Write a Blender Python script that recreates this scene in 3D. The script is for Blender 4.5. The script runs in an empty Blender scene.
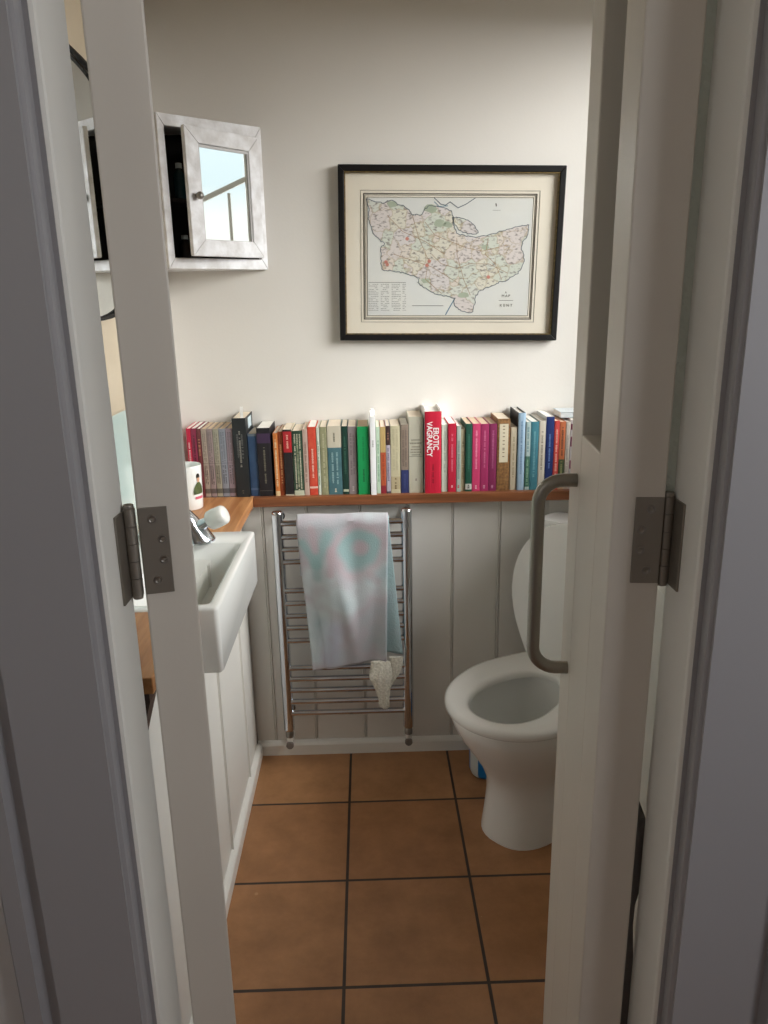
import bpy, bmesh, math, random
from mathutils import Vector, Matrix
from mathutils.geometry import tessellate_polygon
random.seed(7)
sc = bpy.context.scene
col = sc.collection

# ------------------------------------------------------------------ materials
def lin(c):
    out = []
    for v in c:
        v /= 255.0
        out.append(v / 12.92 if v <= 0.04045 else ((v + 0.055) / 1.055) ** 2.4)
    return (*out, 1.0)

def material(name, rgb, rough=0.5, metal=0.0, var=0.0, vscale=8.0, bump=0.0, bscale=60.0,
             coat=0.0, spec=0.5, stretch=(1, 1, 1), rgb2=None):
    m = bpy.data.materials.new(name); m.use_nodes = True
    nt = m.node_tree; N = nt.nodes; L = nt.links
    b = N['Principled BSDF']
    b.inputs['Roughness'].default_value = rough
    b.inputs['Metallic'].default_value = metal
    b.inputs['Specular IOR Level'].default_value = spec
    b.inputs['Coat Weight'].default_value = coat
    b.inputs['Coat Roughness'].default_value = 0.08
    base = lin(rgb)
    b.inputs['Base Color'].default_value = base
    tc = N.new('ShaderNodeTexCoord')
    mp = N.new('ShaderNodeMapping'); mp.inputs['Scale'].default_value = stretch
    L.new(tc.outputs['Object'], mp.inputs['Vector'])
    nz = N.new('ShaderNodeTexNoise'); nz.inputs['Scale'].default_value = vscale
    nz.inputs['Detail'].default_value = 5
    L.new(mp.outputs[0], nz.inputs['Vector'])
    mix = N.new('ShaderNodeMix'); mix.data_type = 'RGBA'
    other = lin(rgb2) if rgb2 else tuple(x * 0.8 for x in base[:3]) + (1,)
    mix.inputs['A'].default_value = base
    mix.inputs['B'].default_value = other
    rr = N.new('ShaderNodeMapRange')
    rr.inputs['From Min'].default_value = 0.35; rr.inputs['From Max'].default_value = 0.65
    rr.inputs['To Max'].default_value = max(var, 0.02)
    L.new(nz.outputs['Fac'], rr.inputs['Value'])
    L.new(rr.outputs[0], mix.inputs['Factor'])
    L.new(mix.outputs['Result'], b.inputs['Base Color'])
    if bump > 0:
        n2 = N.new('ShaderNodeTexNoise'); n2.inputs['Scale'].default_value = bscale
        n2.inputs['Detail'].default_value = 4
        L.new(mp.outputs[0], n2.inputs['Vector'])
        bp = N.new('ShaderNodeBump'); bp.inputs['Strength'].default_value = bump
        bp.inputs['Distance'].default_value = 0.004
        L.new(n2.outputs['Fac'], bp.inputs['Height'])
        L.new(bp.outputs[0], b.inputs['Normal'])
    return m

def wood(name, rgb, rgb2, axis, rough=0.45):
    m = bpy.data.materials.new(name); m.use_nodes = True
    nt = m.node_tree; N = nt.nodes; L = nt.links
    b = N['Principled BSDF']; b.inputs['Roughness'].default_value = rough
    tc = N.new('ShaderNodeTexCoord'); mp = N.new('ShaderNodeMapping')
    mp.inputs['Scale'].default_value = (3, 42, 42) if axis == 'x' else (42, 3, 42)
    L.new(tc.outputs['Object'], mp.inputs['Vector'])
    nz = N.new('ShaderNodeTexNoise'); nz.inputs['Scale'].default_value = 1.4
    nz.inputs['Detail'].default_value = 9; nz.inputs['Distortion'].default_value = 0.6
    L.new(mp.outputs[0], nz.inputs['Vector'])
    cr = N.new('ShaderNodeValToRGB')
    cr.color_ramp.elements[0].position = 0.33; cr.color_ramp.elements[0].color = lin(rgb2)
    cr.color_ramp.elements[1].position = 0.68; cr.color_ramp.elements[1].color = lin(rgb)
    L.new(nz.outputs['Fac'], cr.inputs['Fac'])
    L.new(cr.outputs['Color'], b.inputs['Base Color'])
    bp = N.new('ShaderNodeBump'); bp.inputs['Strength'].default_value = 0.15; bp.inputs['Distance'].default_value = 0.002
    L.new(nz.outputs['Fac'], bp.inputs['Height']); L.new(bp.outputs[0], b.inputs['Normal'])
    return m

MT = {}
MT['wall'] = material('wall_paint', (229, 225, 218), 0.65, var=0.12, vscale=3, bump=0.06, bscale=130)
MT['sage'] = material('sage_towel_cloth', (222, 230, 220), 0.9, var=0.3, vscale=14, bump=0.5, bscale=220)
MT['hallwall'] = material('hall_wall_paint', (205, 203, 202), 0.7, var=0.1, vscale=4, bump=0.1, bscale=120)
MT['ceil'] = material('ceiling_paint', (228, 208, 180), 0.8)
MT['gloss'] = material('white_gloss_paint', (238, 236, 229), 0.38, var=0.12, vscale=5, bump=0.06, bscale=40)
MT['doorpaint'] = material('door_paint', (214, 207, 196), 0.42, var=0.15, vscale=6, bump=0.08, bscale=35)
MT['panel'] = material('panel_paint', (222, 219, 212), 0.42, var=0.12, vscale=4, bump=0.06, bscale=30)
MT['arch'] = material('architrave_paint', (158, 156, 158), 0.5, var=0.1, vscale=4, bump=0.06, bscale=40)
MT['ceramic'] = material('white_ceramic', (240, 240, 236), 0.22, coat=0.25, var=0.02)
MT['plastic'] = material('white_plastic', (236, 235, 230), 0.25, coat=0.2)
MT['water'] = material('bowl_water', (205, 210, 205), 0.03)
MT['chrome'] = material('polished_chrome', (206, 210, 216), 0.12, metal=1.0)
MT['steel'] = material('brushed_steel', (150, 146, 138), 0.36, metal=1.0, bump=0.1, bscale=300)
MT['hinge'] = material('dark_hinge_steel', (150, 143, 133), 0.5, metal=0.8, var=0.3, vscale=30)
MT['screw'] = material('screw_steel', (150, 145, 138), 0.32, metal=1.0)
MT['black'] = material('black_recess', (16, 15, 14), 0.6)
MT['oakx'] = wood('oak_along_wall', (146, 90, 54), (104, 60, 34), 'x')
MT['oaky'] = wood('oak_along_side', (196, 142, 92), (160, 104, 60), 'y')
MT['shade_brown'] = wood('worktop_shade_brown', (72, 46, 34), (42, 26, 20), 'y')  # dark brown standing in for the shadow under the short worktop
MT['frost'] = material('frosted_glass', (112, 120, 114), 0.3, var=0.1, bump=0.1, bscale=200)
MT['splash'] = material('pale_glass_splashback', (206, 226, 220), 0.12, var=0.2, vscale=9, coat=0.4)
MT['frame_cream'] = material('cream_mirror_frame', (226, 210, 184), 0.5, var=0.25, vscale=10)
MT['mirror'] = material('mirror_silver', (235, 240, 240), 0.015, metal=1.0)
MT['shabby'] = material('chipped_white_paint', (236, 236, 238), 0.5, var=0.55, vscale=26, rgb2=(176, 170, 164), bump=0.35, bscale=55)
MT['cabshade'] = material('cabinet_shade_lining', (38, 33, 30), 0.7, var=0.4, vscale=20)  # shade inside the cabinet put into the colour as dark brown
MT['frameblack'] = material('black_picture_frame', (20, 18, 18), 0.5, spec=0.25)
MT['gilt'] = material('gilt_edge', (150, 128, 84), 0.4, metal=0.7, var=0.6, vscale=90, rgb2=(60, 48, 34))
MT['mount'] = material('cream_mount_card', (238, 230, 213), 0.85, var=0.15, vscale=5)
MT['paper'] = material('old_map_paper', (224, 224, 217), 0.85, var=0.3, vscale=9, rgb2=(212, 217, 220))
MT['ink'] = material('map_ink', (98, 94, 88), 0.9)
MT['inkbold'] = material('map_border_ink', (70, 62, 52), 0.9)
MT['coast'] = material('coast_ink', (112, 122, 128), 0.9)
MT['river'] = material('river_ink', (112, 142, 160), 0.9)
MT['wood_g'] = material('map_green_wash', (176, 186, 164), 0.9, var=0.4, vscale=60)
MT['road'] = material('road_ink', (168, 142, 112), 0.9)
MT['redink'] = material('map_red_wash', (206, 140, 124), 0.9, var=0.5, vscale=60)
MT['hide'] = material('pages', (226, 212, 190), 0.85, var=0.35, vscale=30, stretch=(40, 1, 1))
MT['white_paper'] = material('white_slip', (244, 243, 240), 0.7)
MT['mug'] = material('mug_glaze', (240, 240, 236), 0.15, coat=0.5)
MT['skin'] = material('printed_skin', (206, 160, 130), 0.4)
MT['darkhair'] = material('printed_hair', (42, 34, 30), 0.4)
MT['green_print'] = material('printed_green', (92, 104, 62), 0.4, var=0.6, vscale=90, rgb2=(48, 52, 34))
MT['pink_print'] = material('printed_pink', (206, 96, 116), 0.4)
MT['crochet'] = material('crochet_cotton', (240, 237, 224), 0.95, var=0.55, vscale=190, rgb2=(176, 170, 154), bump=0.8, bscale=190)
MT['blue'] = material('blue_plastic', (24, 120, 190), 0.35, var=0.3, vscale=20)
MT['tubwhite'] = material('white_tub_edge', (206, 214, 212), 0.4)
MT['robe'] = material('charcoal_cloth', (124, 120, 118), 0.95, var=0.4, vscale=12, bump=0.4, bscale=180)
MT['rubber'] = material('grey_rubber', (120, 112, 104), 0.6)

def tile_material():
    m = bpy.data.materials.new('terracotta_tiles'); m.use_nodes = True
    nt = m.node_tree; N = nt.nodes; L = nt.links
    b = N['Principled BSDF']
    tc = N.new('ShaderNodeTexCoord'); mp = N.new('ShaderNodeMapping')
    mp.inputs['Location'].default_value = (3.0, 3.2391, 0)
    L.new(tc.outputs['Object'], mp.inputs['Vector'])
    br = N.new('ShaderNodeTexBrick'); br.offset = 0.0; br.squash = 1.0
    br.inputs['Scale'].default_value = 1.0
    br.inputs['Brick Width'].default_value = 0.3; br.inputs['Row Height'].default_value = 0.3
    br.inputs['Mortar Size'].default_value = 0.0038; br.inputs['Mortar Smooth'].default_value = 0.15
    br.inputs['Color1'].default_value = lin((184, 136, 94)); br.inputs['Color2'].default_value = lin((170, 121, 81))
    br.inputs['Mortar'].default_value = lin((62, 48, 40))
    L.new(mp.outputs[0], br.inputs['Vector'])
    nz = N.new('ShaderNodeTexNoise'); nz.inputs['Scale'].default_value = 9; nz.inputs['Detail'].default_value = 8
    nz.inputs['Roughness'].default_value = 0.65
    L.new(mp.outputs[0], nz.inputs['Vector'])
    cr = N.new('ShaderNodeValToRGB')
    cr.color_ramp.elements[0].position = 0.3; cr.color_ramp.elements[0].color = (0.70, 0.66, 0.6, 1)
    cr.color_ramp.elements[1].position = 0.72; cr.color_ramp.elements[1].color = (1.1, 1.1, 1.1, 1)
    L.new(nz.outputs['Fac'], cr.inputs['Fac'])
    mul = N.new('ShaderNodeMix'); mul.data_type = 'RGBA'; mul.blend_type = 'MULTIPLY'; mul.inputs['Factor'].default_value = 1
    L.new(br.outputs['Color'], mul.inputs['A']); L.new(cr.outputs['Color'], mul.inputs['B'])
    # small pale chips
    vo = N.new('ShaderNodeTexVoronoi'); vo.inputs['Scale'].default_value = 7
    L.new(mp.outputs[0], vo.inputs['Vector'])
    lt = N.new('ShaderNodeMath'); lt.operation = 'LESS_THAN'; lt.inputs[1].default_value = 0.035
    L.new(vo.outputs['Distance'], lt.inputs[0])
    sc2 = N.new('ShaderNodeMath'); sc2.operation = 'MULTIPLY'; sc2.inputs[1].default_value = 0.35
    L.new(lt.outputs[0], sc2.inputs[0])
    mx = N.new('ShaderNodeMix'); mx.data_type = 'RGBA'; mx.inputs['B'].default_value = lin((214, 176, 136))
    L.new(sc2.outputs[0], mx.inputs['Factor']); L.new(mul.outputs['Result'], mx.inputs['A'])
    L.new(mx.outputs['Result'], b.inputs['Base Color'])
    b.inputs['Roughness'].default_value = 0.42
    inv = N.new('ShaderNodeMath'); inv.operation = 'SUBTRACT'; inv.inputs[0].default_value = 1.0
    L.new(br.outputs['Fac'], inv.inputs[1])
    ad = N.new('ShaderNodeMath'); ad.operation = 'MULTIPLY_ADD'; ad.inputs[1].default_value = 0.25
    L.new(nz.outputs['Fac'], ad.inputs[0]); L.new(inv.outputs[0], ad.inputs[2])
    bp = N.new('ShaderNodeBump'); bp.inputs['Strength'].default_value = 0.5; bp.inputs['Distance'].default_value = 0.003
    L.new(ad.outputs[0], bp.inputs['Height']); L.new(bp.outputs[0], b.inputs['Normal'])
    return m
MT['tiles'] = tile_material()

def pane_material():
    m = bpy.data.materials.new('clear_pane'); m.use_nodes = True
    nt = m.node_tree; N = nt.nodes; L = nt.links
    for n in list(N): N.remove(n)
    out = N.new('ShaderNodeOutputMaterial'); mix = N.new('ShaderNodeMixShader')
    tr = N.new('ShaderNodeBsdfTransparent'); gl = N.new('ShaderNodeBsdfGlossy'); gl.inputs['Roughness'].default_value = 0.02
    fr = N.new('ShaderNodeFresnel'); fr.inputs['IOR'].default_value = 1.25
    L.new(fr.outputs[0], mix.inputs[0]); L.new(tr.outputs[0], mix.inputs[1]); L.new(gl.outputs[0], mix.inputs[2])
    L.new(mix.outputs[0], out.inputs[0])
    return m
MT['pane'] = pane_material()

MT['pictureglass'] = MT['pane'].copy(); MT['pictureglass'].name = 'picture_glass'
for n_ in MT['pictureglass'].node_tree.nodes:
    if n_.type == 'FRESNEL': n_.inputs['IOR'].default_value = 1.06
    if n_.type == 'BSDF_GLOSSY': n_.inputs['Roughness'].default_value = 0.15

def map_land_material():
    m = bpy.data.materials.new('map_land_washes'); m.use_nodes = True
    nt = m.node_tree; N = nt.nodes; L = nt.links
    b = N['Principled BSDF']; b.inputs['Roughness'].default_value = 0.85
    tc = N.new('ShaderNodeTexCoord')
    vo = N.new('ShaderNodeTexVoronoi'); vo.inputs['Scale'].default_value = 22
    nd = N.new('ShaderNodeTexNoise'); nd.inputs['Scale'].default_value = 40; nd.inputs['Detail'].default_value = 3
    L.new(tc.outputs['Object'], nd.inputs['Vector'])
    wv = N.new('ShaderNodeVectorMath'); wv.operation = 'MULTIPLY_ADD'; wv.inputs[1].default_value = (.035, .035, .035)
    L.new(nd.outputs['Color'], wv.inputs[0]); L.new(tc.outputs['Object'], wv.inputs[2])
    L.new(wv.outputs[0], vo.inputs['Vector'])
    cr = N.new('ShaderNodeValToRGB'); cr.color_ramp.interpolation = 'CONSTANT'
    e = cr.color_ramp.elements
    cols = [(219, 211, 206), (221, 217, 202), (211, 215, 203), (222, 213, 202), (218, 212, 209), (215, 217, 207)]
    e[0].color = lin(cols[0]); e[1].position = 0.2; e[1].color = lin(cols[1])
    for i, p in enumerate((0.36, 0.52, 0.68, 0.84)):
        k = e.new(p); k.color = lin(cols[i + 2])
    sp = N.new('ShaderNodeSeparateColor'); L.new(vo.outputs['Color'], sp.inputs[0])
    L.new(sp.outputs[0], cr.inputs['Fac'])
    # fine engraved marks
    n1 = N.new('ShaderNodeTexNoise'); n1.inputs['Scale'].default_value = 170; n1.inputs['Detail'].default_value = 4
    mp = N.new('ShaderNodeMapping'); mp.inputs['Scale'].default_value = (0.5, 1, 1)
    L.new(tc.outputs['Object'], mp.inputs['Vector']); L.new(mp.outputs[0], n1.inputs['Vector'])
    r1 = N.new('ShaderNodeMapRange'); r1.inputs['From Min'].default_value = 0.52; r1.inputs['From Max'].default_value = 0.66
    r1.inputs['To Max'].default_value = 0.75
    L.new(n1.outputs['Fac'], r1.inputs['Value'])
    mx = N.new('ShaderNodeMix'); mx.data_type = 'RGBA'; mx.inputs['B'].default_value = lin((120, 112, 104))
    L.new(cr.outputs['Color'], mx.inputs['A']); L.new(r1.outputs[0], mx.inputs['Factor'])
    v2 = N.new('ShaderNodeTexVoronoi'); v2.feature = 'DISTANCE_TO_EDGE'; v2.inputs['Scale'].default_value = 22
    L.new(wv.outputs[0], v2.inputs['Vector'])
    r2 = N.new('ShaderNodeMapRange'); r2.inputs['From Min'].default_value = 0.0; r2.inputs['From Max'].default_value = 0.045
    r2.inputs['To Min'].default_value = 0.6; r2.inputs['To Max'].default_value = 0.0
    L.new(v2.outputs['Distance'], r2.inputs['Value'])
    m2 = N.new('ShaderNodeMix'); m2.data_type = 'RGBA'; m2.inputs['B'].default_value = lin((168, 148, 104))
    L.new(mx.outputs['Result'], m2.inputs['A']); L.new(r2.outputs[0], m2.inputs['Factor'])
    L.new(m2.outputs['Result'], b.inputs['Base Color'])
    return m
MT['land'] = map_land_material()

def towel_material():
    m = bpy.data.materials.new('tie_dyed_towelling'); m.use_nodes = True
    nt = m.node_tree; N = nt.nodes; L = nt.links
    b = N['Principled BSDF']; b.inputs['Roughness'].default_value = 0.95
    b.inputs['Sheen Weight'].default_value = 0.3
    uv = N.new('ShaderNodeAttribute'); uv.attribute_name = 'sheet'   # towel-fixed coordinates
    nz = N.new('ShaderNodeTexNoise'); nz.inputs['Scale'].default_value = 4.5; nz.inputs['Detail'].default_value = 3
    L.new(uv.outputs['Vector'], nz.inputs['Vector'])
    cr = N.new('ShaderNodeValToRGB')
    e = cr.color_ramp.elements
    e[0].position = 0.34; e[0].color = lin((166, 174, 178)); e[1].position = 0.66; e[1].color = lin((164, 184, 190))
    k = e.new(0.46); k.color = lin((178, 172, 178)); k = e.new(0.55); k.color = lin((188, 198, 200))
    L.new(nz.outputs['Fac'], cr.inputs['Fac'])
    cur = cr.outputs['Color']
    sep = N.new('ShaderNodeSeparateXYZ'); L.new(uv.outputs['Vector'], sep.inputs[0])
    def layer(fac, rgb):
        nonlocal cur
        mx = N.new('ShaderNodeMix'); mx.data_type = 'RGBA'; mx.inputs['B'].default_value = lin(rgb)
        L.new(cur, mx.inputs['A']); L.new(fac, mx.inputs['Factor']); cur = mx.outputs['Result']
    def ring(cx, cy, r0, r1, amt):
        d = N.new('ShaderNodeVectorMath'); d.operation = 'DISTANCE'; d.inputs[1].default_value = (cx, cy, 0)
        wob = N.new('ShaderNodeVectorMath'); wob.operation = 'MULTIPLY_ADD'
        wob.inputs[1].default_value = (0.09, 0.09, 0); 
        L.new(nz.outputs['Color'], wob.inputs[0]); L.new(uv.outputs['Vector'], wob.inputs[2])
        sb = N.new('ShaderNodeVectorMath'); sb.operation = 'SUBTRACT'; sb.inputs[1].default_value = (0.045, 0.045, 0)
        L.new(wob.outputs[0], sb.inputs[0]); 
        fl = N.new('ShaderNodeVectorMath'); fl.operation = 'MULTIPLY'; fl.inputs[1].default_value = (1, 1, 0)
        L.new(sb.outputs[0], fl.inputs[0]); L.new(fl.outputs[0], d.inputs[0])
        a = N.new('ShaderNodeMapRange'); a.interpolation_type = 'SMOOTHSTEP'
        a.inputs['From Min'].default_value = r0 - 0.014; a.inputs['From Max'].default_value = r0 + 0.012
        L.new(d.outputs['Value'], a.inputs['Value'])
        c = N.new('ShaderNodeMapRange'); c.interpolation_type = 'SMOOTHSTEP'
        c.inputs['From Min'].default_value = r1 - 0.014; c.inputs['From Max'].default_value = r1 + 0.014
        c.inputs['To Min'].default_value = amt; c.inputs['To Max'].default_value = 0
        L.new(d.outputs['Value'], c.inputs['Value'])
        p = N.new('ShaderNodeMath'); p.operation = 'MULTIPLY'; L.new(a.outputs[0], p.inputs[0]); L.new(c.outputs[0], p.inputs[1])
        return p.outputs[0]
    def stroke(x0, y0, x1, y1, w, amt):
        # distance to a straight stroke, in towel coordinates
        ax, ay = x1 - x0, y1 - y0; ln = math.hypot(ax, ay); ax /= ln; ay /= ln
        sub = N.new('ShaderNodeVectorMath'); sub.operation = 'SUBTRACT'; sub.inputs[1].default_value = (x0, y0, 0)
        L.new(uv.outputs['Vector'], sub.inputs[0])
        dot = N.new('ShaderNodeVectorMath'); dot.operation = 'DOT_PRODUCT'; dot.inputs[1].default_value = (ax, ay, 0)
        L.new(sub.outputs[0], dot.inputs[0])
        cl = N.new('ShaderNodeClamp'); cl.inputs['Max'].default_value = ln; L.new(dot.outputs['Value'], cl.inputs['Value'])
        sc_ = N.new('ShaderNodeVectorMath'); sc_.operation = 'SCALE'; sc_.inputs[0].default_value = (ax, ay, 0)
        L.new(cl.outputs[0], sc_.inputs['Scale'])
        d = N.new('ShaderNodeVectorMath'); d.operation = 'DISTANCE'
        L.new(sub.outputs[0], d.inputs[0]); L.new(sc_.outputs[0], d.inputs[1])
        c = N.new('ShaderNodeMapRange'); c.interpolation_type = 'SMOOTHSTEP'
        c.inputs['From Min'].default_value = w * 0.2; c.inputs['From Max'].default_value = w * 1.8
        c.inputs['To Min'].default_value = amt; c.inputs['To Max'].default_value = 0
        L.new(d.outputs['Value'], c.inputs['Value'])
        return c.outputs[0]
    teal = (142, 176, 176); rose = (184, 164, 170)
    layer(ring(0.165, 0.098, 0.058, 0.085, 0.55), rose)
    layer(ring(0.165, 0.098, 0.022, 0.060, 0.85), teal)
    layer(ring(0.165, 0.098, -0.02, 0.022, 0.7), rose)
    layer(stroke(0.012, 0.07, 0.045, 0.13, 0.013, 0.8), teal)
    layer(stroke(0.082, 0.05, 0.045, 0.13, 0.015, 0.8), teal)
    layer(stroke(0.045, 0.13, 0.045, 0.17, 0.013, 0.6), teal)
    layer(stroke(0.04, 0.03, 0.047, 0.09, 0.010, 0.7), rose)
    layer(stroke(0.09, 0.09, 0.085, 0.16, 0.010, 0.7), rose)
    layer(stroke(0.222, 0.19, 0.2, 0.17, 0.012, 0.5), rose)
    layer(stroke(0.08, 0.33, 0.06, 0.42, 0.03, 0.45), (186, 198, 220))
    # woven hem
    L.new(cur, b.inputs['Base Color'])
    n2 = N.new('ShaderNodeTexNoise'); n2.inputs['Scale'].default_value = 260; n2.inputs['Detail'].default_value = 3
    L.new(uv.outputs['Vector'], n2.inputs['Vector'])
    bp = N.new('ShaderNodeBump'); bp.inputs['Strength'].default_value = 0.4; bp.inputs['Distance'].default_value = 0.0025
    L.new(n2.outputs['Fac'], bp.inputs['Height']); L.new(bp.outputs[0], b.inputs['Normal'])
    return m
MT['towel'] = towel_material()
MT['tealtowel'] = material('teal_towelling', (160, 188, 190), 0.95, var=0.4, vscale=12, rgb2=(178, 184, 192), bump=0.6, bscale=200)

# ------------------------------------------------------------------ mesh helpers
def bm_new(): return bmesh.new()

def add_box(bm, x0, x1, y0, y1, z0, z1, mi=0, mat=None):
    vs = [bm.verts.new(Vector(p)) for p in
          ((x0, y0, z0), (x1, y0, z0), (x1, y1, z0), (x0, y1, z0), (x0, y0, z1), (x1, y0, z1), (x1, y1, z1), (x0, y1, z1))]
    if mat:
        for v in vs: v.co = mat @ v.co
    fs = [(0, 3, 2, 1), (4, 5, 6, 7), (0, 1, 5, 4), (1, 2, 6, 5), (2, 3, 7, 6), (3, 0, 4, 7)]
    out = []
    for f in fs:
        fc = bm.faces.new([vs[i] for i in f]); fc.material_index = mi; out.append(fc)
    return vs, out

def add_rings(bm, rings, cap0=True, cap1=True, closed=True, mi=0):
    """Join successive rings of points (each a list of Vector) into a skin."""
    R = [[bm.verts.new(p) for p in r] for r in rings]
    n = len(R[0])
    for a, b in zip(R, R[1:]):
        for i in range(n if closed else n - 1):
            j = (i + 1) % n
            f = bm.faces.new((a[i], a[j], b[j], b[i])); f.material_index = mi; f.smooth = True
    if cap0 and closed: bm.faces.new(list(reversed(R[0]))).material_index = mi
    if cap1 and closed: bm.faces.new(R[-1]).material_index = mi
    return R

def add_tube(bm, pts, r, seg=14, cap=True, mi=0):
    pts = [Vector(p) for p in pts]
    rr = r if isinstance(r, (list, tuple)) else [r] * len(pts)
    rings = []
    t0 = (pts[1] - pts[0]).normalized()
    up = Vector((0, 0, 1)) if abs(t0.z) < 0.9 else Vector((1, 0, 0))
    nrm = t0.cross(up).normalized()
    for i, p in enumerate(pts):
        t = ((pts[min(i + 1, len(pts) - 1)] - pts[max(i - 1, 0)])).normalized()
        nrm = (nrm - t * nrm.dot(t)).normalized(); bn = t.cross(nrm)
        rings.append([p + (nrm * math.cos(a) + bn * math.sin(a)) * rr[i] for a in [2 * math.pi * k / seg for k in range(seg)]])
    add_rings(bm, rings, cap, cap, True, mi)

def add_lathe(bm, prof, c=(0, 0, 0), seg=28, cap0=True, cap1=True, mi=0):
    c = Vector(c)
    rings = [[c + Vector((r * math.cos(2 * math.pi * k / seg), r * math.sin(2 * math.pi * k / seg), z)) for k in range(seg)] for r, z in prof]
    add_rings(bm, rings, cap0, cap1, True, mi)

def add_poly(bm, pts, mi=0):
    f = bm.faces.new([bm.verts.new(Vector(p)) for p in pts]); f.material_index = mi
    return f

def add_prism(bm, pts2, z0, z1, mi=0):
    n = len(pts2)
    a = [bm.verts.new((x, y, z0)) for x, y in pts2]; b = [bm.verts.new((x, y, z1)) for x, y in pts2]
    bm.faces.new(list(reversed(a))).material_index = mi; bm.faces.new(b).material_index = mi
    for i in range(n):
        j = (i + 1) % n
        bm.faces.new((a[i], a[j], b[j], b[i])).material_index = mi

def link(name, bm, mats, parent=None, bevel=0.0, seg=2, smooth=False, subsurf=0, loc=None, rot=None):
    bmesh.ops.recalc_face_normals(bm, faces=bm.faces[:])
    me = bpy.data.meshes.new(name); bm.to_mesh(me); bm.free()
    o = bpy.data.objects.new(name, me); col.objects.link(o)
    for m in (mats if isinstance(mats, (list, tuple)) else [mats]): me.materials.append(m)
    if smooth:
        for p in me.polygons: p.use_smooth = True
    if any(p.use_smooth for p in me.polygons): me.set_sharp_from_angle(angle=math.radians(52))
    if parent: o.parent = parent
    if loc is not None: o.location = loc
    if rot is not None: o.rotation_euler = rot
    if bevel > 0:
        md = o.modifiers.new('edge', 'BEVEL'); md.width = bevel; md.segments = seg; md.limit_method = 'ANGLE'; md.angle_limit = math.radians(40)
        md.harden_normals = False
    if subsurf:
        md = o.modifiers.new('smooth', 'SUBSURF'); md.levels = subsurf; md.render_levels = subsurf
    return o

def thing(name, label, cat, loc=(0, 0, 0), rotz=0.0, group=None):
    o = bpy.data.objects.new(name, None); col.objects.link(o)
    o.empty_display_size = 0.05
    o.location = loc; o.rotation_euler = (0, 0, rotz)
    o['label'] = label; o['category'] = cat
    if group: o['group'] = group
    return o

def structure(o, label=None, cat=None):
    o['kind'] = 'structure'
    o['label'] = label; o['category'] = cat
    return o

def boxes(name, specs, mats, parent=None, bevel=0.0, **k):
    bm = bm_new()
    for s in specs: add_box(bm, *s)
    return link(name, bm, mats, parent, bevel, **k)

def superellipse(a, b, n, k, m=48):
    t = 2 * math.pi * k / m
    c, s = math.cos(t), math.sin(t)
    return a * math.copysign(abs(c) ** (2 / n), c), b * math.copysign(abs(s) ** (2 / n), s)

# ------------------------------------------------------------------ the room
XL, XR, YB = -0.475, 0.95, 0.13        # left wall, right wall, upper back wall
YF0, YF1 = -1.43, -1.360               # the wall with the doorway
ZC = 2.45
JL, JR, JH = -0.165, 0.379, 2.04       # clear doorway
HX0, HX1, HY = -0.95, 1.15, -3.1       # hall

structure(boxes('floor', [(HX0 - .1, HX1 + .1, HY - .1, YB + .1, -0.08, 0.0)], MT['tiles']),
          'floor of square brown terracotta tiles with dark grout', 'floor')
structure(boxes('ceiling', [(HX0 - .1, HX1 + .1, HY - .1, YB + .1, ZC, ZC + .06)], MT['ceil']), 'plain painted ceiling over the small room', 'ceiling')
structure(boxes('wall_back', [(XL - .1, XR + .14, YB, YB + .1, 0, ZC)], MT['wall']), 'white wall behind the framed map and the row of books', 'wall')
structure(boxes('wall_left', [(XL - .1, XL, YF1, YB, 0, ZC)], MT['wall']), 'white side wall above the wash basin carrying the mirror', 'wall')
WY0, WY1, WZ0, WZ1 = -1.02, 0.085, 1.12, 2.09     # window in the right wall
structure(boxes('wall_right', [(XR, XR + .14, YF1, WY0, 0, ZC), (XR, XR + .14, WY1, YB, 0, ZC), (XR, XR + .14, WY0, WY1, 0, WZ0), (XR, XR + .14, WY0, WY1, WZ1, ZC)], MT['wall']),
          'white side wall with the window beside the toilet', 'wall')
structure(boxes('wall_front', [(HX0, JL - .03, YF0, YF1, 0, ZC), (JR + .03, HX1, YF0, YF1, 0, ZC), (JL - .03, JR + .03, YF0, YF1, JH + .03, ZC)], MT['hallwall']),
          'wall around the narrow double doorway', 'wall')
structure(boxes('wall_hall_left', [(HX0 - .1, HX0, HY, YF1, 0, ZC)], MT['hallwall']), 'side wall of the hall outside the doorway', 'wall')
structure(boxes('wall_hall_right', [(HX1, HX1 + .1, HY, YF1, 0, ZC)], MT['hallwall']), 'opposite side wall of the hall outside', 'wall')
structure(boxes('wall_hall_back', [(HX0, HX1, HY - .1, HY, 0, ZC)], MT['hallwall']), 'end wall of the hall behind the viewer', 'wall')

# doorway: lining, architraves with a moulded groove
def lining(name, x0, x1, label):
    structure(boxes(name, [(x0, x1, YF0, YF1 + .002, 0, JH)], MT['gloss'], bevel=0.004), label, 'door frame')
lining('trim_1', JL - .03, JL, 'white painted door lining that carries the dark hinge beside the basin')
lining('trim_2', JR, JR + .03, 'white painted door lining behind the hinge of the handled door')
structure(boxes('trim_3', [(JL - .03, JR + .03, YF0, YF1 + .002, JH, JH + .03)], MT['gloss'], bevel=0.004), 'white door lining across the doorway head', 'door frame')
def architrave(name, s, xin, label):
    # s = +1 extends to +x; a flat board with a bead at the opening and a groove near its outer edge
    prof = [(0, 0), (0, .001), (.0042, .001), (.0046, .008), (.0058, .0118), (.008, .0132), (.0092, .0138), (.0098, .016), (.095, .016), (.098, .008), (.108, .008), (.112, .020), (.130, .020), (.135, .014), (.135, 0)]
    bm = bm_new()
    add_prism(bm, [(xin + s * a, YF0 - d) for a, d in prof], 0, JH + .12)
    structure(link(name, bm, MT['arch']), label, 'architrave')
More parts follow.
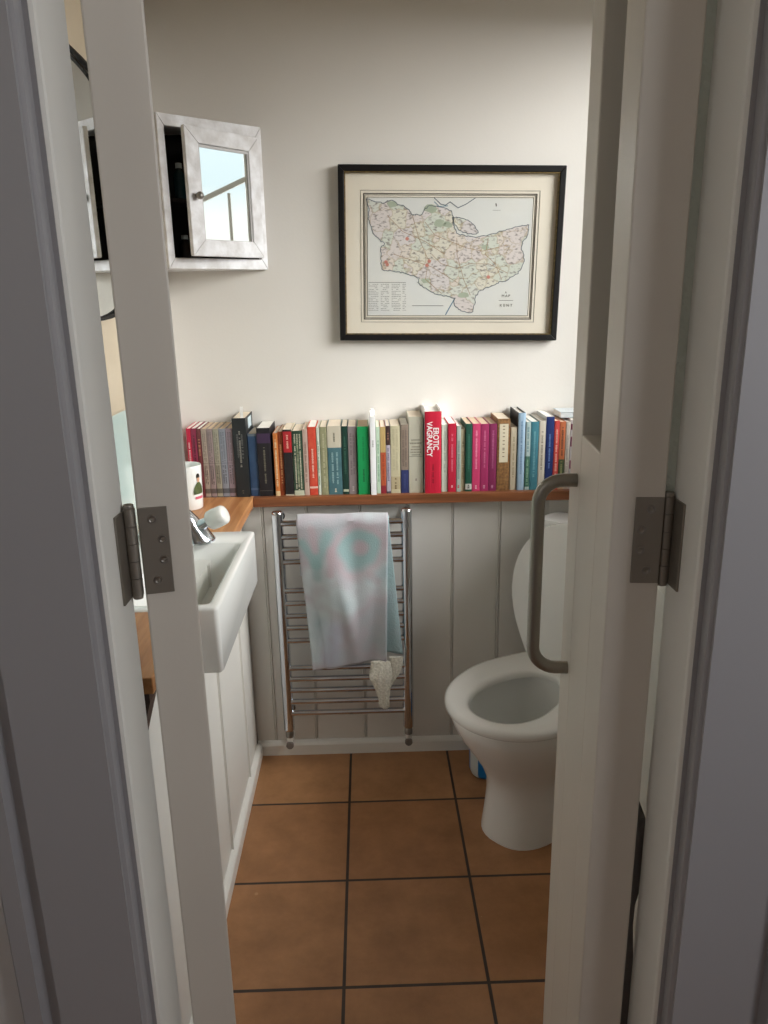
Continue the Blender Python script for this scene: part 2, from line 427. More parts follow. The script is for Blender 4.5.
architrave('trim_4', -1, JL - .0045, 'grey shaded architrave on the hinge side of the panelled-edge door')
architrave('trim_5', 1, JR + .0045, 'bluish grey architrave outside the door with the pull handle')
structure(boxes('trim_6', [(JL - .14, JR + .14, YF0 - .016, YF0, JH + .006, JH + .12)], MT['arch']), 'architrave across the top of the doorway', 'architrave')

# ------------------------------------------------------------------ panelling, skirting
def panelling(name, u0, u1, grooves, origin, ang, depth, z0, z1, m, label):
    """vertical boards with a bead either side of each joint, extruded upwards; u runs along the wall."""
    pts = [(u0, 0.0)]
    for g in grooves:
        pts += [(g - .008, 0), (g - .006, .003), (g - .004, 0), (g - .0018, 0), (g - .0008, .006), (g + .0008, .006), (g + .0018, 0)]
    pts += [(u1, 0.0), (u1, depth), (u0, depth)]
    bm = bm_new(); add_prism(bm, pts, z0, z1)
    o = link(name, bm, m, loc=origin, rot=(0, 0, ang))
    return structure(o, label, 'panelling')
panelling('wall_panel_back', -0.291, XR, [-0.228, -0.102, 0.051, 0.19, 0.317, 0.454, 0.59, 0.72, 0.85], (0, .015, 0), 0, .112, 0, .8085, MT['panel'],
          'half height white tongue and groove panelling under the book shelf')
panelling('wall_panel_left', 0.0, 1.32, [.17, .47, .77, 1.07], (-.29, .0, 0), -math.pi / 2, -.04, 0, .80, MT['panel'],
          'white boarded boxing below the wash basin')
def skirting(name, p0, p1, label):
    v = Vector(p1) - Vector(p0); L_ = v.length; a = math.atan2(v.y, v.x)
    bm = bm_new()
    prof = [(0, 0), (-.015, 0), (-.015, .034), (-.011, .040), (-.006, .044), (0, .0455)]
    rings = [[Vector((x, y, z)) for y, z in prof] for x in (0, L_)]
    add_rings(bm, rings)
    for f in bm.faces: f.smooth = False
    o = link(name, bm, MT['gloss'], loc=(p0[0], p0[1], 0), rot=(0, 0, a))
    return structure(o, label, 'skirting board')
skirting('baseboard_back', (-.289, .0148, 0), (XR, .0148, 0), 'white skirting board below the towel radiator')
skirting('baseboard_left', (-.2898, -1.32, 0), (-.2898, -.001, 0), 'white skirting board running along the tiles below the basin boxing')

# ------------------------------------------------------------------ window in the right wall
win = boxes('window_1', [(XR + .06, XR + .11, WY0, WY0 + .05, WZ0, WZ1), (XR + .06, XR + .11, WY1 - .05, WY1, WZ0, WZ1),
                         (XR + .06, XR + .11, WY0 + .05, WY1 - .05, WZ0, WZ0 + .05), (XR + .06, XR + .11, WY0 + .05, WY1 - .05, WZ1 - .05, WZ1)], MT['gloss'], bevel=.004)
structure(win, 'white framed window reflected in the little cabinet mirror', 'window')
bm = bm_new()
y_a, y_b = WY0 + .05, WY1 - .05
za = 1.775 + (y_a + .133) * .44; zb = 1.775 + (y_b + .133) * .44
add_rings(bm, [[Vector((XR + .078, y, z - .010)), Vector((XR + .098, y, z - .010)), Vector((XR + .098, y, z + .010)), Vector((XR + .078, y, z + .010))] for y, z in ((y_a, za), (y_b, zb))])
for f in bm.faces: f.smooth = False
link('sloping_glazing_bar', bm, MT['gloss'], win)
boxes('mullion', [(XR + .078, XR + .098, -.040, -.028, WZ0 + .05, 1.795)], MT['gloss'], win)
boxes('mullion', [(XR + .07, XR + .10, -.55, -.53, WZ0 + .05, 1.575)], MT['gloss'], win)
boxes('window_pane', [(XR + .083, XR + .087, y_a, y_b, WZ0 + .05, WZ1 - .05)], MT['pane'], win)
boxes('window_board', [(XR - .03, XR + .06, WY0 - .03, WY1 - .01, WZ0 - .022, WZ0)], MT['gloss'], win, bevel=.004)

# ------------------------------------------------------------------ doors
def make_door(name, hinge_pt, e_dir, n_dir, length, thick, label, glazed_from=1.205, hinge_z=1.127, side=1):
    """Local frame: x along the leaf from the hinge stile to the free stile, y from the face that shows in the opening to the other face."""
    mat = Matrix(((e_dir[0], n_dir[0], 0, hinge_pt[0]), (e_dir[1], n_dir[1], 0, hinge_pt[1]), (0, 0, 1, 0), (0, 0, 0, 1)))
    z0, z1 = .008, 2.03
    st0, st1 = .0755, length - .0755
    leaf = bm_new()
    for s in [(0, st0, 0, thick, z0, z1), (st1, length, 0, thick, z0, z1), (st0, st1, 0, thick, z0, glazed_from - .0), (st0, st1, 0, thick, z1 - .1, z1)]:
        add_box(leaf, *s)
    for v in leaf.verts: v.co = mat @ v.co
    o = link(name, leaf, MT['doorpaint'], bevel=.002)
    structure(o, label, 'door')
    g = bm_new(); add_box(g, st0, st1, thick * .58, thick * .70, glazed_from, z1 - .1)
    for v in g.verts: v.co = mat @ v.co
    link('frosted_panel', g, MT['frost'], o)
    return o, mat

def make_hinge(door, mat, thick, zc, jamb_x, side, axis):
    """Butt hinge: one leaf on the door edge, one on the lining, a five part knuckle between them, countersunk screws."""
    h = .0895
    zl, zh = zc - h / 2, zc + h / 2
    d_leaf = bm_new()
    add_box(d_leaf, -.0022, 0.0002, thick - .0285, thick - .001, zl, zh)
    for v in d_leaf.verts: v.co = mat @ v.co
    hg = link('hinge', d_leaf, MT['hinge'], door, bevel=.0006)
    jl = bm_new()
    xa, xb = sorted((jamb_x, jamb_x - side * .0022))
    add_box(jl, xa, xb, axis[1] - .026, axis[1] - .002, zl - .002, zh - .002)
    link('jamb_leaf', jl, MT['hinge'], hg, bevel=.0006)
    kn = bm_new()
    for i in range(5):
        a = zl + h * i / 5 + .0003; b = zl + h * (i + 1) / 5 - .0003
        add_lathe(kn, [(.0060, a), (.0060, b)], (axis[0], axis[1], 0), 20)
    add_lathe(kn, [(.0048, zl - .004), (.0055, zl - .001), (.0045, zl + .001)], (axis[0], axis[1], 0), 16)
    add_lathe(kn, [(.0045, zh - .001), (.0055, zh + .001), (.0048, zh + .004)], (axis[0], axis[1], 0), 16)
    link('knuckle', kn, MT['hinge'], hg)
    for i in range(4):
        z = zh - .012 - i * (h - .026) / 3
        yy = thick - (.0215 if i in (1, 2) else .0135)
        s = bm_new()
        for (x, r0, r1) in ((-.0022, .0052, .0046),):
            rings = [[mat @ Vector((x - d, yy + r * math.cos(t), z + r * math.sin(t))) for t in [2 * math.pi * k / 18 for k in range(18)]] for r, d in ((.0044, 0), (.0040, .0007), (.0029, .0008), (.0019, .0003), (.0016, -.0006))]
            add_rings(s, rings, False, True)
        link('screw', s, MT['screw'], hg)
    return hg

# door beside the basin: only its edge shows, swung in line with the view
eL = Vector((-.2385, .9711)); nL = Vector((-.9711, -.2385))
dl, mL = make_door('door_1', (-.1020, -1.354), eL, nL, .262, .0500,
                   'narrow white door swung open beside the wash basin, seen almost edge on')
make_hinge(dl, mL, .0500, 1.132, JL, -1, (-.1580, -1.3665))
# door with the pull handle
eR = Vector((.10518, .99445)); nR = Vector((.99445, -.10518))
dr, mR = make_door('door_2', (.317, -1.3657), eR, nR, .2645, .0505,
                   'narrow white door with a frosted panel and a steel pull handle, open in front of the toilet')
make_hinge(dr, mR, .0505, 1.132, JR, 1, (.3722, -1.3668))
# D shaped pull handle on the visible face
hb = bm_new()
hx, hz0, hz1, proj, R_ = .2085, .884, 1.144, .047, .030
path = [Vector((hx, 0, hz1))]
for k in range(0, 9):
    a = math.pi / 2 * k / 8
    path.append(Vector((hx, -(proj - R_ + R_ * math.sin(a)), hz1 - R_ + R_ * math.cos(a))))
for k in range(0, 9):
    a = math.pi / 2 * k / 8
    path.append(Vector((hx, -(proj - R_ + R_ * math.cos(a)), hz0 + R_ - R_ * math.sin(a))))
path.append(Vector((hx, 0, hz0)))
add_tube(hb, [mR @ p for p in path], .0086, 18)
link('pull_handle', hb, MT['steel'], dr)

# things hanging on the inner face of the handled door
def door_cloth(name, label, cat, mat_, x0, x1, z0, z1, th, wav, mtx, thick):
    bm = bm_new(); nx, nz = 14, 26
    rows = []
    for j in range(nz + 1):
        z = z0 + (z1 - z0) * j / nz
        fr = []
        bk = []
        for i in range(nx + 1):
            x = x0 + (x1 - x0) * i / nx
            d = th * (0.75 + .25 * math.sin(i * 1.3 + j * .12)) + wav * ((.5 + .3 * math.sin(j * .8 + .3 * i)) * (1.25 - j / nz) + .9 * math.exp(-((j - nz + 1.6) / 1.3) ** 2))
            fr.append(Vector((x, thick + .003 + d, z)))
            bk.append(Vector((x, thick + .003, z)))
        rows.append([mtx @ p for p in fr + list(reversed(bk))])
    add_rings(bm, rows)
    o = link(name, bm, mat_, smooth=True)
    o['label'] = label; o['category'] = cat
    return o
door_cloth('bath_towel', 'sage grey bath towel hanging behind the door with the steel handle', 'towel', MT['sage'], .012, .2, 1.14, 2.0, .036, .0, mR, .0505)
door_cloth('dressing_gown', 'charcoal cloth with a wavy edge hanging low behind the handled door', 'cloth', MT['robe'], .02, .2, .02, .79, .006, .019, mR, .0505)

# white cupboard in the corner behind that door
cu_ = thing('cupboard', 'low white painted cupboard glimpsed through the gap behind the handled door', 'cupboard', (.475, -1.345, 0))
boxes('carcass', [(.004, .46, .004, .40, .0, .97)], MT['panel'], cu_, bevel=.003)
boxes('cupboard_top', [(0, .465, 0, .41, .971, .992)], MT['gloss'], cu_, bevel=.003)

# ------------------------------------------------------------------ oak worktop and shelf
def oak(name, label, cat, specs, m, parent=None, bevel=.002):
    o = boxes(name, specs, m, bevel=bevel); o['label'] = label; o['category'] = cat
    return o
ZT = .836
oak('worktop', 'oak worktop in the corner under the mug, ending at the wash basin', 'worktop', [(XL + .0005, -.25, -.334, YB - .0005, ZT - .027, ZT)], MT['oaky'])
oak('worktop', 'short oak worktop glimpsed past the door hinge, on the near side of the basin', 'worktop', [(XL + .0005, -.25, -1.065, -.813, ZT - .027, ZT)], MT['oaky'])
oak('shelf', 'long oak shelf capping the panelling and carrying the row of books', 'shelf', [(-.2496, XR - .0005, -.02, YB - .0005, ZT - .027, ZT)], MT['oakx'])
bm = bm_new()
add_prism(bm, [(XL + .19, 0), (-.262, 0), (-.262, -.02), (XL + .19, -.10)], -.02, .02)  # block added where shadow falls below the worktop's near end
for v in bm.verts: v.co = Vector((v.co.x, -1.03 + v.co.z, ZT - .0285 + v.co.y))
o = link('worktop_shade_block', bm, MT['shade_brown']); o['label'] = 'added dark bracket under the short worktop by the door hinge'; o['category'] = 'shading'

# ------------------------------------------------------------------ wash basin
BX0, BX1, BY0, BY1, BZ0, BZ1 = XL + .001, -.200, -.811, -.3365, .708, .838
bs = thing('wash_basin', 'white rectangular ceramic wash basin jutting from the boxing beside the door', 'basin', (BX0, BY0, BZ0))
bm = bm_new()
w, l, h = BX1 - BX0, BY1 - BY0, BZ1 - BZ0
def rrect(x0, x1, y0, y1, r, z, n=6):
    pts = []
    for cx, cy, a0 in ((x1 - r, y1 - r, 0), (x0 + r, y1 - r, 90), (x0 + r, y0 + r, 180), (x1 - r, y0 + r, 270)):
        for k in range(n + 1):
            a = math.radians(a0 + 90 * k / n); pts.append(Vector((cx + r * math.cos(a), cy + r * math.sin(a), z)))
    return pts
rings = [rrect(.004, w - .004, .004, l - .004, .008, 0), rrect(0, w, 0, l, .010, .004), rrect(0, w, 0, l, .010, h - .006), rrect(.0015, w - .0015, .0015, l - .0015, .010, h - .0015), rrect(.005, w - .005, .005, l - .005, .010, h)]
ix0, ix1, iy0, iy1 = .085, w - .020, .024, l - .088
rings += [rrect(ix0 - .004, ix1 + .004, iy0 - .004, iy1 + .004, .014, h), rrect(ix0, ix1, iy0, iy1, .014, h - .003), rrect(ix0 + .012, ix1 - .012, iy0 + .02, iy1 - .02, .022, h - .075), rrect(ix0 + .03, ix1 - .03, iy0 + .05, iy1 - .05, .03, h - .092)]
add_rings(bm, rings)
link('bowl', bm, MT['ceramic'], bs)
bm = bm_new()
add_lathe(bm, [(.020, h - .0915), (.021, h - .0895), (.014, h - .0885), (.004, h - .0885)], ((ix0 + ix1) / 2, (iy0 + iy1) / 2, 0), 24)
link('waste', bm, MT['chrome'], bs)

# tap with a white lever knob
tp = thing('basin_tap', 'chrome basin tap with a chunky white knob on the rim of the basin', 'tap', (-.318, -.405, BZ1))
bm = bm_new()
prof = [(.040, 0, -.003), (.0405, .004, -.003), (.038, .010, -.005), (.034, .024, -.011), (.030, .040, -.019), (.026, .056, -.027), (.022, .070, -.036), (.016, .082, -.041), (.007, .089, -.044)]
rings = [[Vector((dx + r * math.cos(t), r * math.sin(t), z)) for t in [2 * math.pi * k / 32 for k in range(32)]] for r, z, dx in prof]
add_rings(bm, rings)
link('tap_body', bm, MT['chrome'], tp)
bm = bm_new()
add_tube(bm, [(-.03, -.01, .050), (-.05, -.035, .062), (-.06, -.065, .060), (-.062, -.088, .046)], [.013, .012, .011, .0105], 18)
link('spout', bm, MT['chrome'], tp)
bm = bm_new()
add_tube(bm, [(-.004, -.004, .030), (.014, -.006, .041), (.032, -.007, .051)], [.018, .013, .010], 18)
link('lever_stem', bm, MT['chrome'], tp)
bm = bm_new()
ax = Vector((.86, -.12, .40)).normalized()
pp = [(0, .014), (.0015, .0195), (.006, .0225), (.018, .0235), (.032, .0232), (.041, .0222), (.0455, .0190), (.0475, .0130), (.0480, .004)]
c0 = Vector((.026, -.006, .047))
add_tube(bm, [c0 + ax * d for d, r in pp], [r for d, r in pp], 28)
link('lever_knob', bm, MT['plastic'], tp, smooth=True)['label'] = 'white rounded knob'

# ------------------------------------------------------------------ mug
mg = thing('mug', 'white mug printed with a figure in green, standing on the worktop before the books', 'mug', (-.4085, -.105, ZT))
bm = bm_new()
add_lathe(bm, [(.036, .0), (.0385, .003), (.0395, .03), (.0405, .09), (.0412, .115), (.0402, .118), (.0390, .115), (.0375, .06), (.036, .01)], seg=36)
link('mug_body', bm, MT['mug'], mg)
bm = bm_new()
add_tube(bm, [Vector((-.038 - .030 * math.sin(math.pi * k / 12), 0, .025 + .07 * k / 12)) for k in range(13)], .0055, 12)
link('handle', bm, MT['mug'], mg)
def mug_patch(name, rows, m, r=.0415):
    """a shape printed on the side of the mug: rows of (height, from angle, to angle), wrapped round it."""
    bm = bm_new()
    add_rings(bm, [[Vector((r * math.cos(math.radians(a0 + (a1 - a0) * k / 8)), r * math.sin(math.radians(a0 + (a1 - a0) * k / 8)), z)) for k in range(9)] for z, a0, a1 in rows], False, False, closed=False)
    return link(name, bm, m, mg)
A0 = -30
mug_patch('printed_coat', [(.043, A0 - 24, A0 + 20), (.052, A0 - 24, A0 + 22), (.062, A0 - 20, A0 + 19), (.070, A0 - 13, A0 + 12), (.075, A0 - 6, A0 + 6)], MT['green_print'])
mug_patch('printed_face', [(.075, A0 - 4, A0 + 4), (.080, A0 - 6, A0 + 7), (.087, A0 - 6, A0 + 7)], MT['skin'])
mug_patch('printed_hair', [(.087, A0 - 8, A0 + 8), (.093, A0 - 8, A0 + 8), (.098, A0 - 4, A0 + 4)], MT['darkhair'])
mug_patch('printed_stripe', [(.030, A0 - 18, A0 + 20), (.037, A0 - 18, A0 + 20)], MT['pink_print'])

# ------------------------------------------------------------------ framed mirror and splashback on the left wall
mr = thing('wall_mirror', 'mirror with a wide cream frame and thin black inner rim above the basin', 'mirror', (XL, -.60, 1.582))
bm = bm_new()
M_ = 56
def ring_se(a, b, n, x): return [Vector((x, superellipse(a, b, n, k, M_)[0], superellipse(a, b, n, k, M_)[1])) for k in range(M_)]
rg = [ring_se(.52, .44, 14, .0006), ring_se(.52, .44, 14, .020), ring_se(.51, .43, 12, .026), ring_se(.44, .33, 7, .026), ring_se(.43, .32, 6, .020), ring_se(.42, .30, 5, .022), ring_se(.41, .285, 5, .016), ring_se(.415, .262, 4, .018), ring_se(.408, .247, 3.6, .014), ring_se(.408, .247, 3.6, .0006)]
add_rings(bm, rg, False, False)
link('mirror_frame', bm, MT['frame_cream'], mr)
bm = bm_new()
rg = [ring_se(.410, .248, 3.6, .012), ring_se(.410, .248, 3.6, .0190), ring_se(.404, .243, 3.5, .0190), ring_se(.403, .242, 3.5, .010)]
add_rings(bm, rg, False, False)
link('inner_rim', bm, MT['frameblack'], mr)
bm = bm_new()
bm.faces.new([bm.verts.new(p) for p in ring_se(.406, .245, 3.5, .0085)])
link('mirror_glass', bm, MT['mirror'], mr)
sp = boxes('splashback', [(XL + .0004, XL + .008, -1.2, -.06, ZT + .005, 1.143)], MT['splash'], bevel=.0015)
sp['label'] = 'pale green glass splashback strip above the basin'; sp['category'] = 'splashback'

# ------------------------------------------------------------------ corner cabinet
ang = math.radians(39.8)
cb = thing('corner_cabinet', 'shabby white corner cabinet with its small mirrored door ajar', 'cabinet', (-.415, -.055, 1.449), ang)
cw, ch = .2885, .358
ca, sa = math.cos(ang), math.sin(ang)
def to_local(x, y):
    dx, dy = x + .415, y + .055
    return (dx * ca + dy * sa, -dx * sa + dy * ca)
plan = [to_local(*p) for p in ((-.409, -.049), (XL + .001, -.049), (XL + .001, YB - .001), (-.200, YB - .001))]
for nm, z_a, z_b in (('cabinet_base', 0, .016), ('cabinet_top', ch - .016, ch)):
    bm = bm_new(); add_prism(bm, [(.004, .002)] + plan[1:3] + [(cw - .006, .002)], z_a, z_b)
    link(nm, bm, MT['shabby'], cb)
bm = bm_new()
a, b_ = plan[0], plan[1]
q_ = Vector((b_[0] - a[0], b_[1] - a[1])).normalized(); nn = Vector((-q_.y, q_.x))
add_prism(bm, [(a[0] + .001, a[1]), (a[0] + .001 - sa * .004, a[1] - ca * .004), (b_[0] - sa * .004, b_[1] - ca * .004), b_], 0, ch)
link('side_panel', bm, MT['shabby'], cb)
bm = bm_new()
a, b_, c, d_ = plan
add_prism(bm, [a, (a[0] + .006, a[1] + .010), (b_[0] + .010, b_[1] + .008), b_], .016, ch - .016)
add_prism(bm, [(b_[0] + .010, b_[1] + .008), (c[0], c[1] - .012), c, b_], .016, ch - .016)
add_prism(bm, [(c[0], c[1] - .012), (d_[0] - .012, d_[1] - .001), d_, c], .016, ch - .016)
link('carcass_lining', bm, MT['cabshade'], cb)
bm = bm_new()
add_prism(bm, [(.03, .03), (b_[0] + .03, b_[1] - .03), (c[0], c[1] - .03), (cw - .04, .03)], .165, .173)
link('inner_shelf', bm, MT['cabshade'], cb)
bm = bm_new()
# front frame: four mitred members
def mitred(bm, x0, x1, z0, z1, fl, fr, fb, ft, y0, y1):
    o_ = [(x0, z0), (x1, z0), (x1, z1), (x0, z1)]; i_ = [(x0 + fl, z0 + fb), (x1 - fr, z0 + fb), (x1 - fr, z1 - ft), (x0 + fl, z1 - ft)]
    for k in range(4):
        j = (k + 1) % 4
        q = [o_[k], o_[j], i_[j], i_[k]]
        f0 = [bm.verts.new((x, y0, z)) for x, z in q]; f1 = [bm.verts.new((x, y1, z)) for x, z in q]
        bm.faces.new(f0); bm.faces.new(list(reversed(f1)))
        for m_ in range(4):
            n_ = (m_ + 1) % 4
            bm.faces.new((f0[m_], f1[m_], f1[n_], f0[n_]))
mitred(bm, -.005, cw, 0, ch, .019, .019, .027, .027, -.010, .006)
link('front_frame', bm, MT['shabby'], cb, bevel=.0018)
# door hung at the far side, swung 8 degrees open
dw, dh = .232, .299
da = math.radians(8.5)
dm = Matrix.Translation((cw - .021, -.012, .0295)) @ Matrix.Rotation(da, 4, 'Z')
bm = bm_new()
mitred(bm, -dw, 0, 0, dh, .040, .034, .040, .037, -.013, .0)
for v in bm.verts: v.co = dm @ v.co
dob = link('door', bm, MT['shabby'], cb, bevel=.002)
bm = bm_new()
mitred(bm, -dw + .038, -.032, .035, dh - .038, .006, .006, .006, .006, -.009, -.001)
for v in bm.verts: v.co = dm @ v.co
link('glazing_bead', bm, material('greyed_white_paint', (196, 194, 192), .5, var=.4, vscale=40), dob)
bm = bm_new()
add_box(bm, -dw + .039, -.033, -.0065, -.0035, .036, dh - .039)
for v in bm.verts: v.co = dm @ v.co
link('mirror_glass', bm, MT['mirror'], dob)
bm = bm_new()
add_lathe(bm, [(.004, 0), (.0036, .006), (.0085, .010), (.0095, .015), (.0075, .020), (.002, .0225)], seg=18)
kr = dm @ Matrix.Translation((-dw + .022, -.013, dh * .47)) @ Matrix.Rotation(math.pi / 2, 4, 'X')
for v in bm.verts: v.co = kr @ v.co
link('knob', bm, material('pewter_knob', (150, 146, 140), .35, metal=.8), dob)
for (x, y, r, hh, z, m, lab) in ((.072, .045, .016, .085, .1732, material('teal_bottle', (28, 60, 66), .25), 'dark teal bottle in the shadowed upper part of the corner cabinet'),
                            (.075, .050, .017, .07, .0162, material('brown_bottle', (46, 34, 28), .25), 'dark brown bottle standing in the bottom of the corner cabinet')):
    bt = thing('bottle', lab, 'bottle', (-.415 + x * ca - y * sa, -.055 + x * sa + y * ca, 1.449 + z))
    bm = bm_new(); add_lathe(bm, [(r * .92, 0), (r, .003), (r, hh * .68), (r * .5, hh * .8), (r * .42, hh * .86)], seg=20); link('bottle_body', bm, m, bt)
    bm = bm_new(); add_lathe(bm, [(r * .5, hh * .861), (r * .5, hh), (r * .3, hh * 1.01)], seg=20); link('cap', bm, MT['tubwhite'], bt)

# ------------------------------------------------------------------ framed map
FW, FH = .612, .457
fm = thing('framed_map', 'old county map in a slim black frame with a wide cream mount', 'picture', (.315, YB, 1.478))
fm.rotation_euler = (math.radians(0.0), math.radians(1.1), 0)
fr = .0165
bm = bm_new()
mitred(bm, -FW / 2, FW / 2, -FH / 2, FH / 2, fr, fr, fr, fr, -.024, -.002)
link('frame', bm, MT['frameblack'], fm, bevel=.002)
bm = bm_new()
mitred(bm, -FW / 2 + fr - .001, FW / 2 - fr + .001, -FH / 2 + fr - .001, FH / 2 - fr + .001, .004, .004, .004, .004, -.021, -.010)
link('gilt_slip', bm, MT['gilt'], fm)
bm = bm_new(); add_box(bm, -FW / 2 + fr - .001, FW / 2 - fr + .001, -.010, -.004, -FH / 2 + fr - .001, FH / 2 - fr + .001)
link('mount', bm, MT['mount'], fm)
mx0, mx1, mz0, mz1 = -FW / 2 + .079, FW / 2 - .084, FH / 2 - .388, FH / 2 - .081
def mp_(u, v): return Vector((mx0 + (mx1 - mx0) * u, 0, mz1 - (mz1 - mz0) * v))
sheet = bm_new(); add_box(sheet, mx0, mx1, -.0106, -.0099, mz0, mz1)
sh = link('map_sheet', sheet, MT['paper'], fm)
# neat lines
bm = bm_new()
for off, t in ((.002, .0010), (.0075, .0012), (.0115, .0022), (.019, .0008)):
    x0, x1, z0, z1 = mx0 - off, mx1 + off, mz0 - off, mz1 + off
    for q in ((x0, x1, z1 - t, z1), (x0, x1, z0, z0 + t), (x0, x0 + t, z0 + t, z1 - t), (x1 - t, x1, z0 + t, z1 - t)):
        add_box(bm, q[0], q[1], -.0110, -.0098, q[2], q[3])
link('border_lines', bm, MT['inkbold'], sh)
def cp(px, py):   # crop coordinates of the printed sheet to the map's own u, v
    v = (py - 126) / (496 - 126)
    x0 = 118 + 2 * v; x1 = 645 - 27 * v
    return ((px - x0) / (x1 - x0), v)
land = [(115, 130), (150, 140), (172, 142), (180, 136), (200, 135), (214, 147), (235, 152), (252, 168), (262, 180), (275, 176), (288, 178), (298, 162), (315, 150), (332, 153), (345, 152), (372, 160), (385, 166), (390, 186), (388, 200), (394, 220), (402, 236), (428, 243), (470, 246), (498, 240), (530, 232), (560, 222), (592, 214), (612, 210), (629, 208), (629, 222), (622, 247), (608, 260), (604, 280), (611, 300), (612, 322), (600, 350), (588, 362), (572, 370), (552, 385), (530, 388), (518, 398), (490, 406), (468, 418), (456, 438), (453, 462), (448, 484), (432, 488), (410, 482), (396, 470), (388, 452), (392, 440), (370, 434), (340, 430), (318, 420), (300, 408), (284, 400), (276, 390), (280, 376), (262, 368), (235, 360), (212, 356), (190, 352), (166, 350), (160, 330), (162, 300), (160, 282), (172, 268), (150, 250), (136, 236), (128, 210), (120, 190), (124, 165), (118, 145)]
isle = [(386, 186), (400, 184), (418, 188), (440, 196), (458, 212), (468, 230), (462, 237), (440, 236), (420, 232), (404, 220), (392, 204)]
def ragged(pts, seed, amp=2.2, n=4):
    r = random.Random(seed); out = []
    for a, b in zip(pts, pts[1:] + pts[:1]):
        for k in range(n):
            t = k / n; j = amp if k else amp * .4
            out.append((a[0] + (b[0] - a[0]) * t + r.uniform(-j, j), a[1] + (b[1] - a[1]) * t + r.uniform(-j, j)))
    return out
land = ragged(land, 4); isle = ragged(isle, 6, 1.5)
def flat(name, pts, m, y, parent):
    bm = bm_new()
    P = [mp_(*cp(*p)) + Vector((0, y, 0)) for p in pts]
    V = [bm.verts.new(p) for p in P]
    for t in tessellate_polygon([P]): bm.faces.new([V[k] for k in t])
    return link(name, bm, m, parent)
def line(bm, pts, w, y, closed=False):
    P = [mp_(*cp(*p)) for p in pts]
    if closed: P.append(P[0])
    for a, b in zip(P, P[1:]):
        d = (b - a)
        if d.length < 1e-6: continue
        d.normalize(); n = Vector((-d.z, 0, d.x)) * w / 2; e = d * w * .3
        q = [a - e + n, b + e + n, b + e - n, a - e - n]
        bm.faces.new([bm.verts.new(p + Vector((0, y, 0))) for p in q])
flat('land', land, MT['land'], -.0109, sh)
flat('island', isle, MT['land'], -.0109, sh)
bm = bm_new(); line(bm, land, .0019, -.0112, True); line(bm, isle, .0018, -.0112, True)
line(bm, [(330, 126), (350, 145), (365, 148), (380, 138), (405, 156), (430, 145), (460, 126)], .0022, -.0112)
link('coastline', bm, MT['coast'], sh)
bm = bm_new(); line(bm, [(392, 440), (375, 470), (362, 494)], .003, -.0112); line(bm, [(330, 138), (345, 152), (372, 150)], .002, -.0112)
link('river_print', bm, MT['river'], sh)
bm = bm_new()
rn = random.Random(3)
for pts in ([(320, 300), (350, 330), (400, 345), (440, 330), (500, 330), (560, 360)], [(300, 200), (330, 240), (380, 260), (430, 280), (480, 290), (560, 270)], [(260, 180), (280, 250), (310, 320), (300, 380), (350, 425)],
            [(500, 250), (490, 300), (520, 330), (540, 380)], [(180, 180), (230, 230), (300, 260), (360, 300)], [(400, 250), (400, 300), (420, 380), (440, 430)], [(200, 300), (260, 320), (320, 340), (400, 390)]):
    line(bm, pts, .0014, -.0113)
link('road', bm, MT['road'], sh)
bm = bm_new()
for cx, cy, r in ((196, 146, 16), (318, 160, 20), (345, 205, 18), (372, 208, 14), (420, 430, 17), (490, 278, 12), (300, 385, 13)):
    f = bm.faces.new([bm.verts.new(mp_(*cp(cx + r * (.8 + .4 * rn.random()) * math.cos(t), cy + r * .7 * (.7 + .5 * rn.random()) * math.sin(t))) + Vector((0, -.01115, 0))) for t in [k * 2 * math.pi / 9 for k in range(9)]])
link('woodland_print', bm, MT['wood_g'], sh)
bm = bm_new()
for cx, cy in ((176, 325), (180, 333), (312, 322), (305, 335), (243, 252), (498, 372)):
    f = bm.faces.new([bm.verts.new(mp_(*cp(cx + 6 * math.cos(t), cy + 6 * math.sin(t))) + Vector((0, -.0114, 0))) for t in [k * 2 * math.pi / 7 for k in range(7)]])
link('town_marks_print', bm, MT['redink'], sh)
bm = bm_new()      # the engraved table, too small to read
for r in range(16):
    y = 396 + r * 5.6
    for c0, c1 in ((122, 152), (160, 186), (194, 222), (228, 238)):
        x = c0
        while x < c1 - 2:
            w_ = rn.uniform(2.5, 7)
            if rn.random() < .8: line(bm, [(x, y), (min(x + w_, c1), y)], .0009, -.0112)
            x += w_ + 2
line(bm, [(258, 465), (355, 465)], .0012, -.0112); line(bm, [(122, 390), (238, 390)], .001, -.0112)
link('reference_table', bm, MT['ink'], sh)

def text_mesh(name, s, size, m, parent, mtx, extrude=.0001, offset=0.0, sx=1.0, align='CENTER', space=1.0):
    cu = bpy.data.curves.new(name, 'FONT'); cu.body = s; cu.size = size; cu.align_x = align; cu.align_y = 'CENTER'
    cu.extrude = extrude; cu.offset = offset; cu.space_character = space
    t = bpy.data.objects.new(name + '_curve', cu); col.objects.link(t)
    dg = bpy.context.evaluated_depsgraph_get()
    me = bpy.data.meshes.new_from_object(t.evaluated_get(dg))
    bpy.data.objects.remove(t)
    me.name = name
    me.transform(mtx @ Matrix.Diagonal((sx, 1, 1, 1)))
    o = bpy.data.objects.new(name, me); col.objects.link(o); o.parent = parent
    me.materials.clear(); me.materials.append(m)
    return o
def map_text(s, px, py, size, space=1.4):
    p = mp_(*cp(px, py)) + Vector((0, -.0113, 0))
    text_mesh('map_title', s, size, MT['ink'], sh, Matrix.Translation(p) @ Matrix.Rotation(math.pi / 2, 4, 'X'), space=space)
map_text('A', 552, 422, .008); map_text('MAP', 552, 433, .010); map_text('KENT', 552, 464, .010, 1.7)
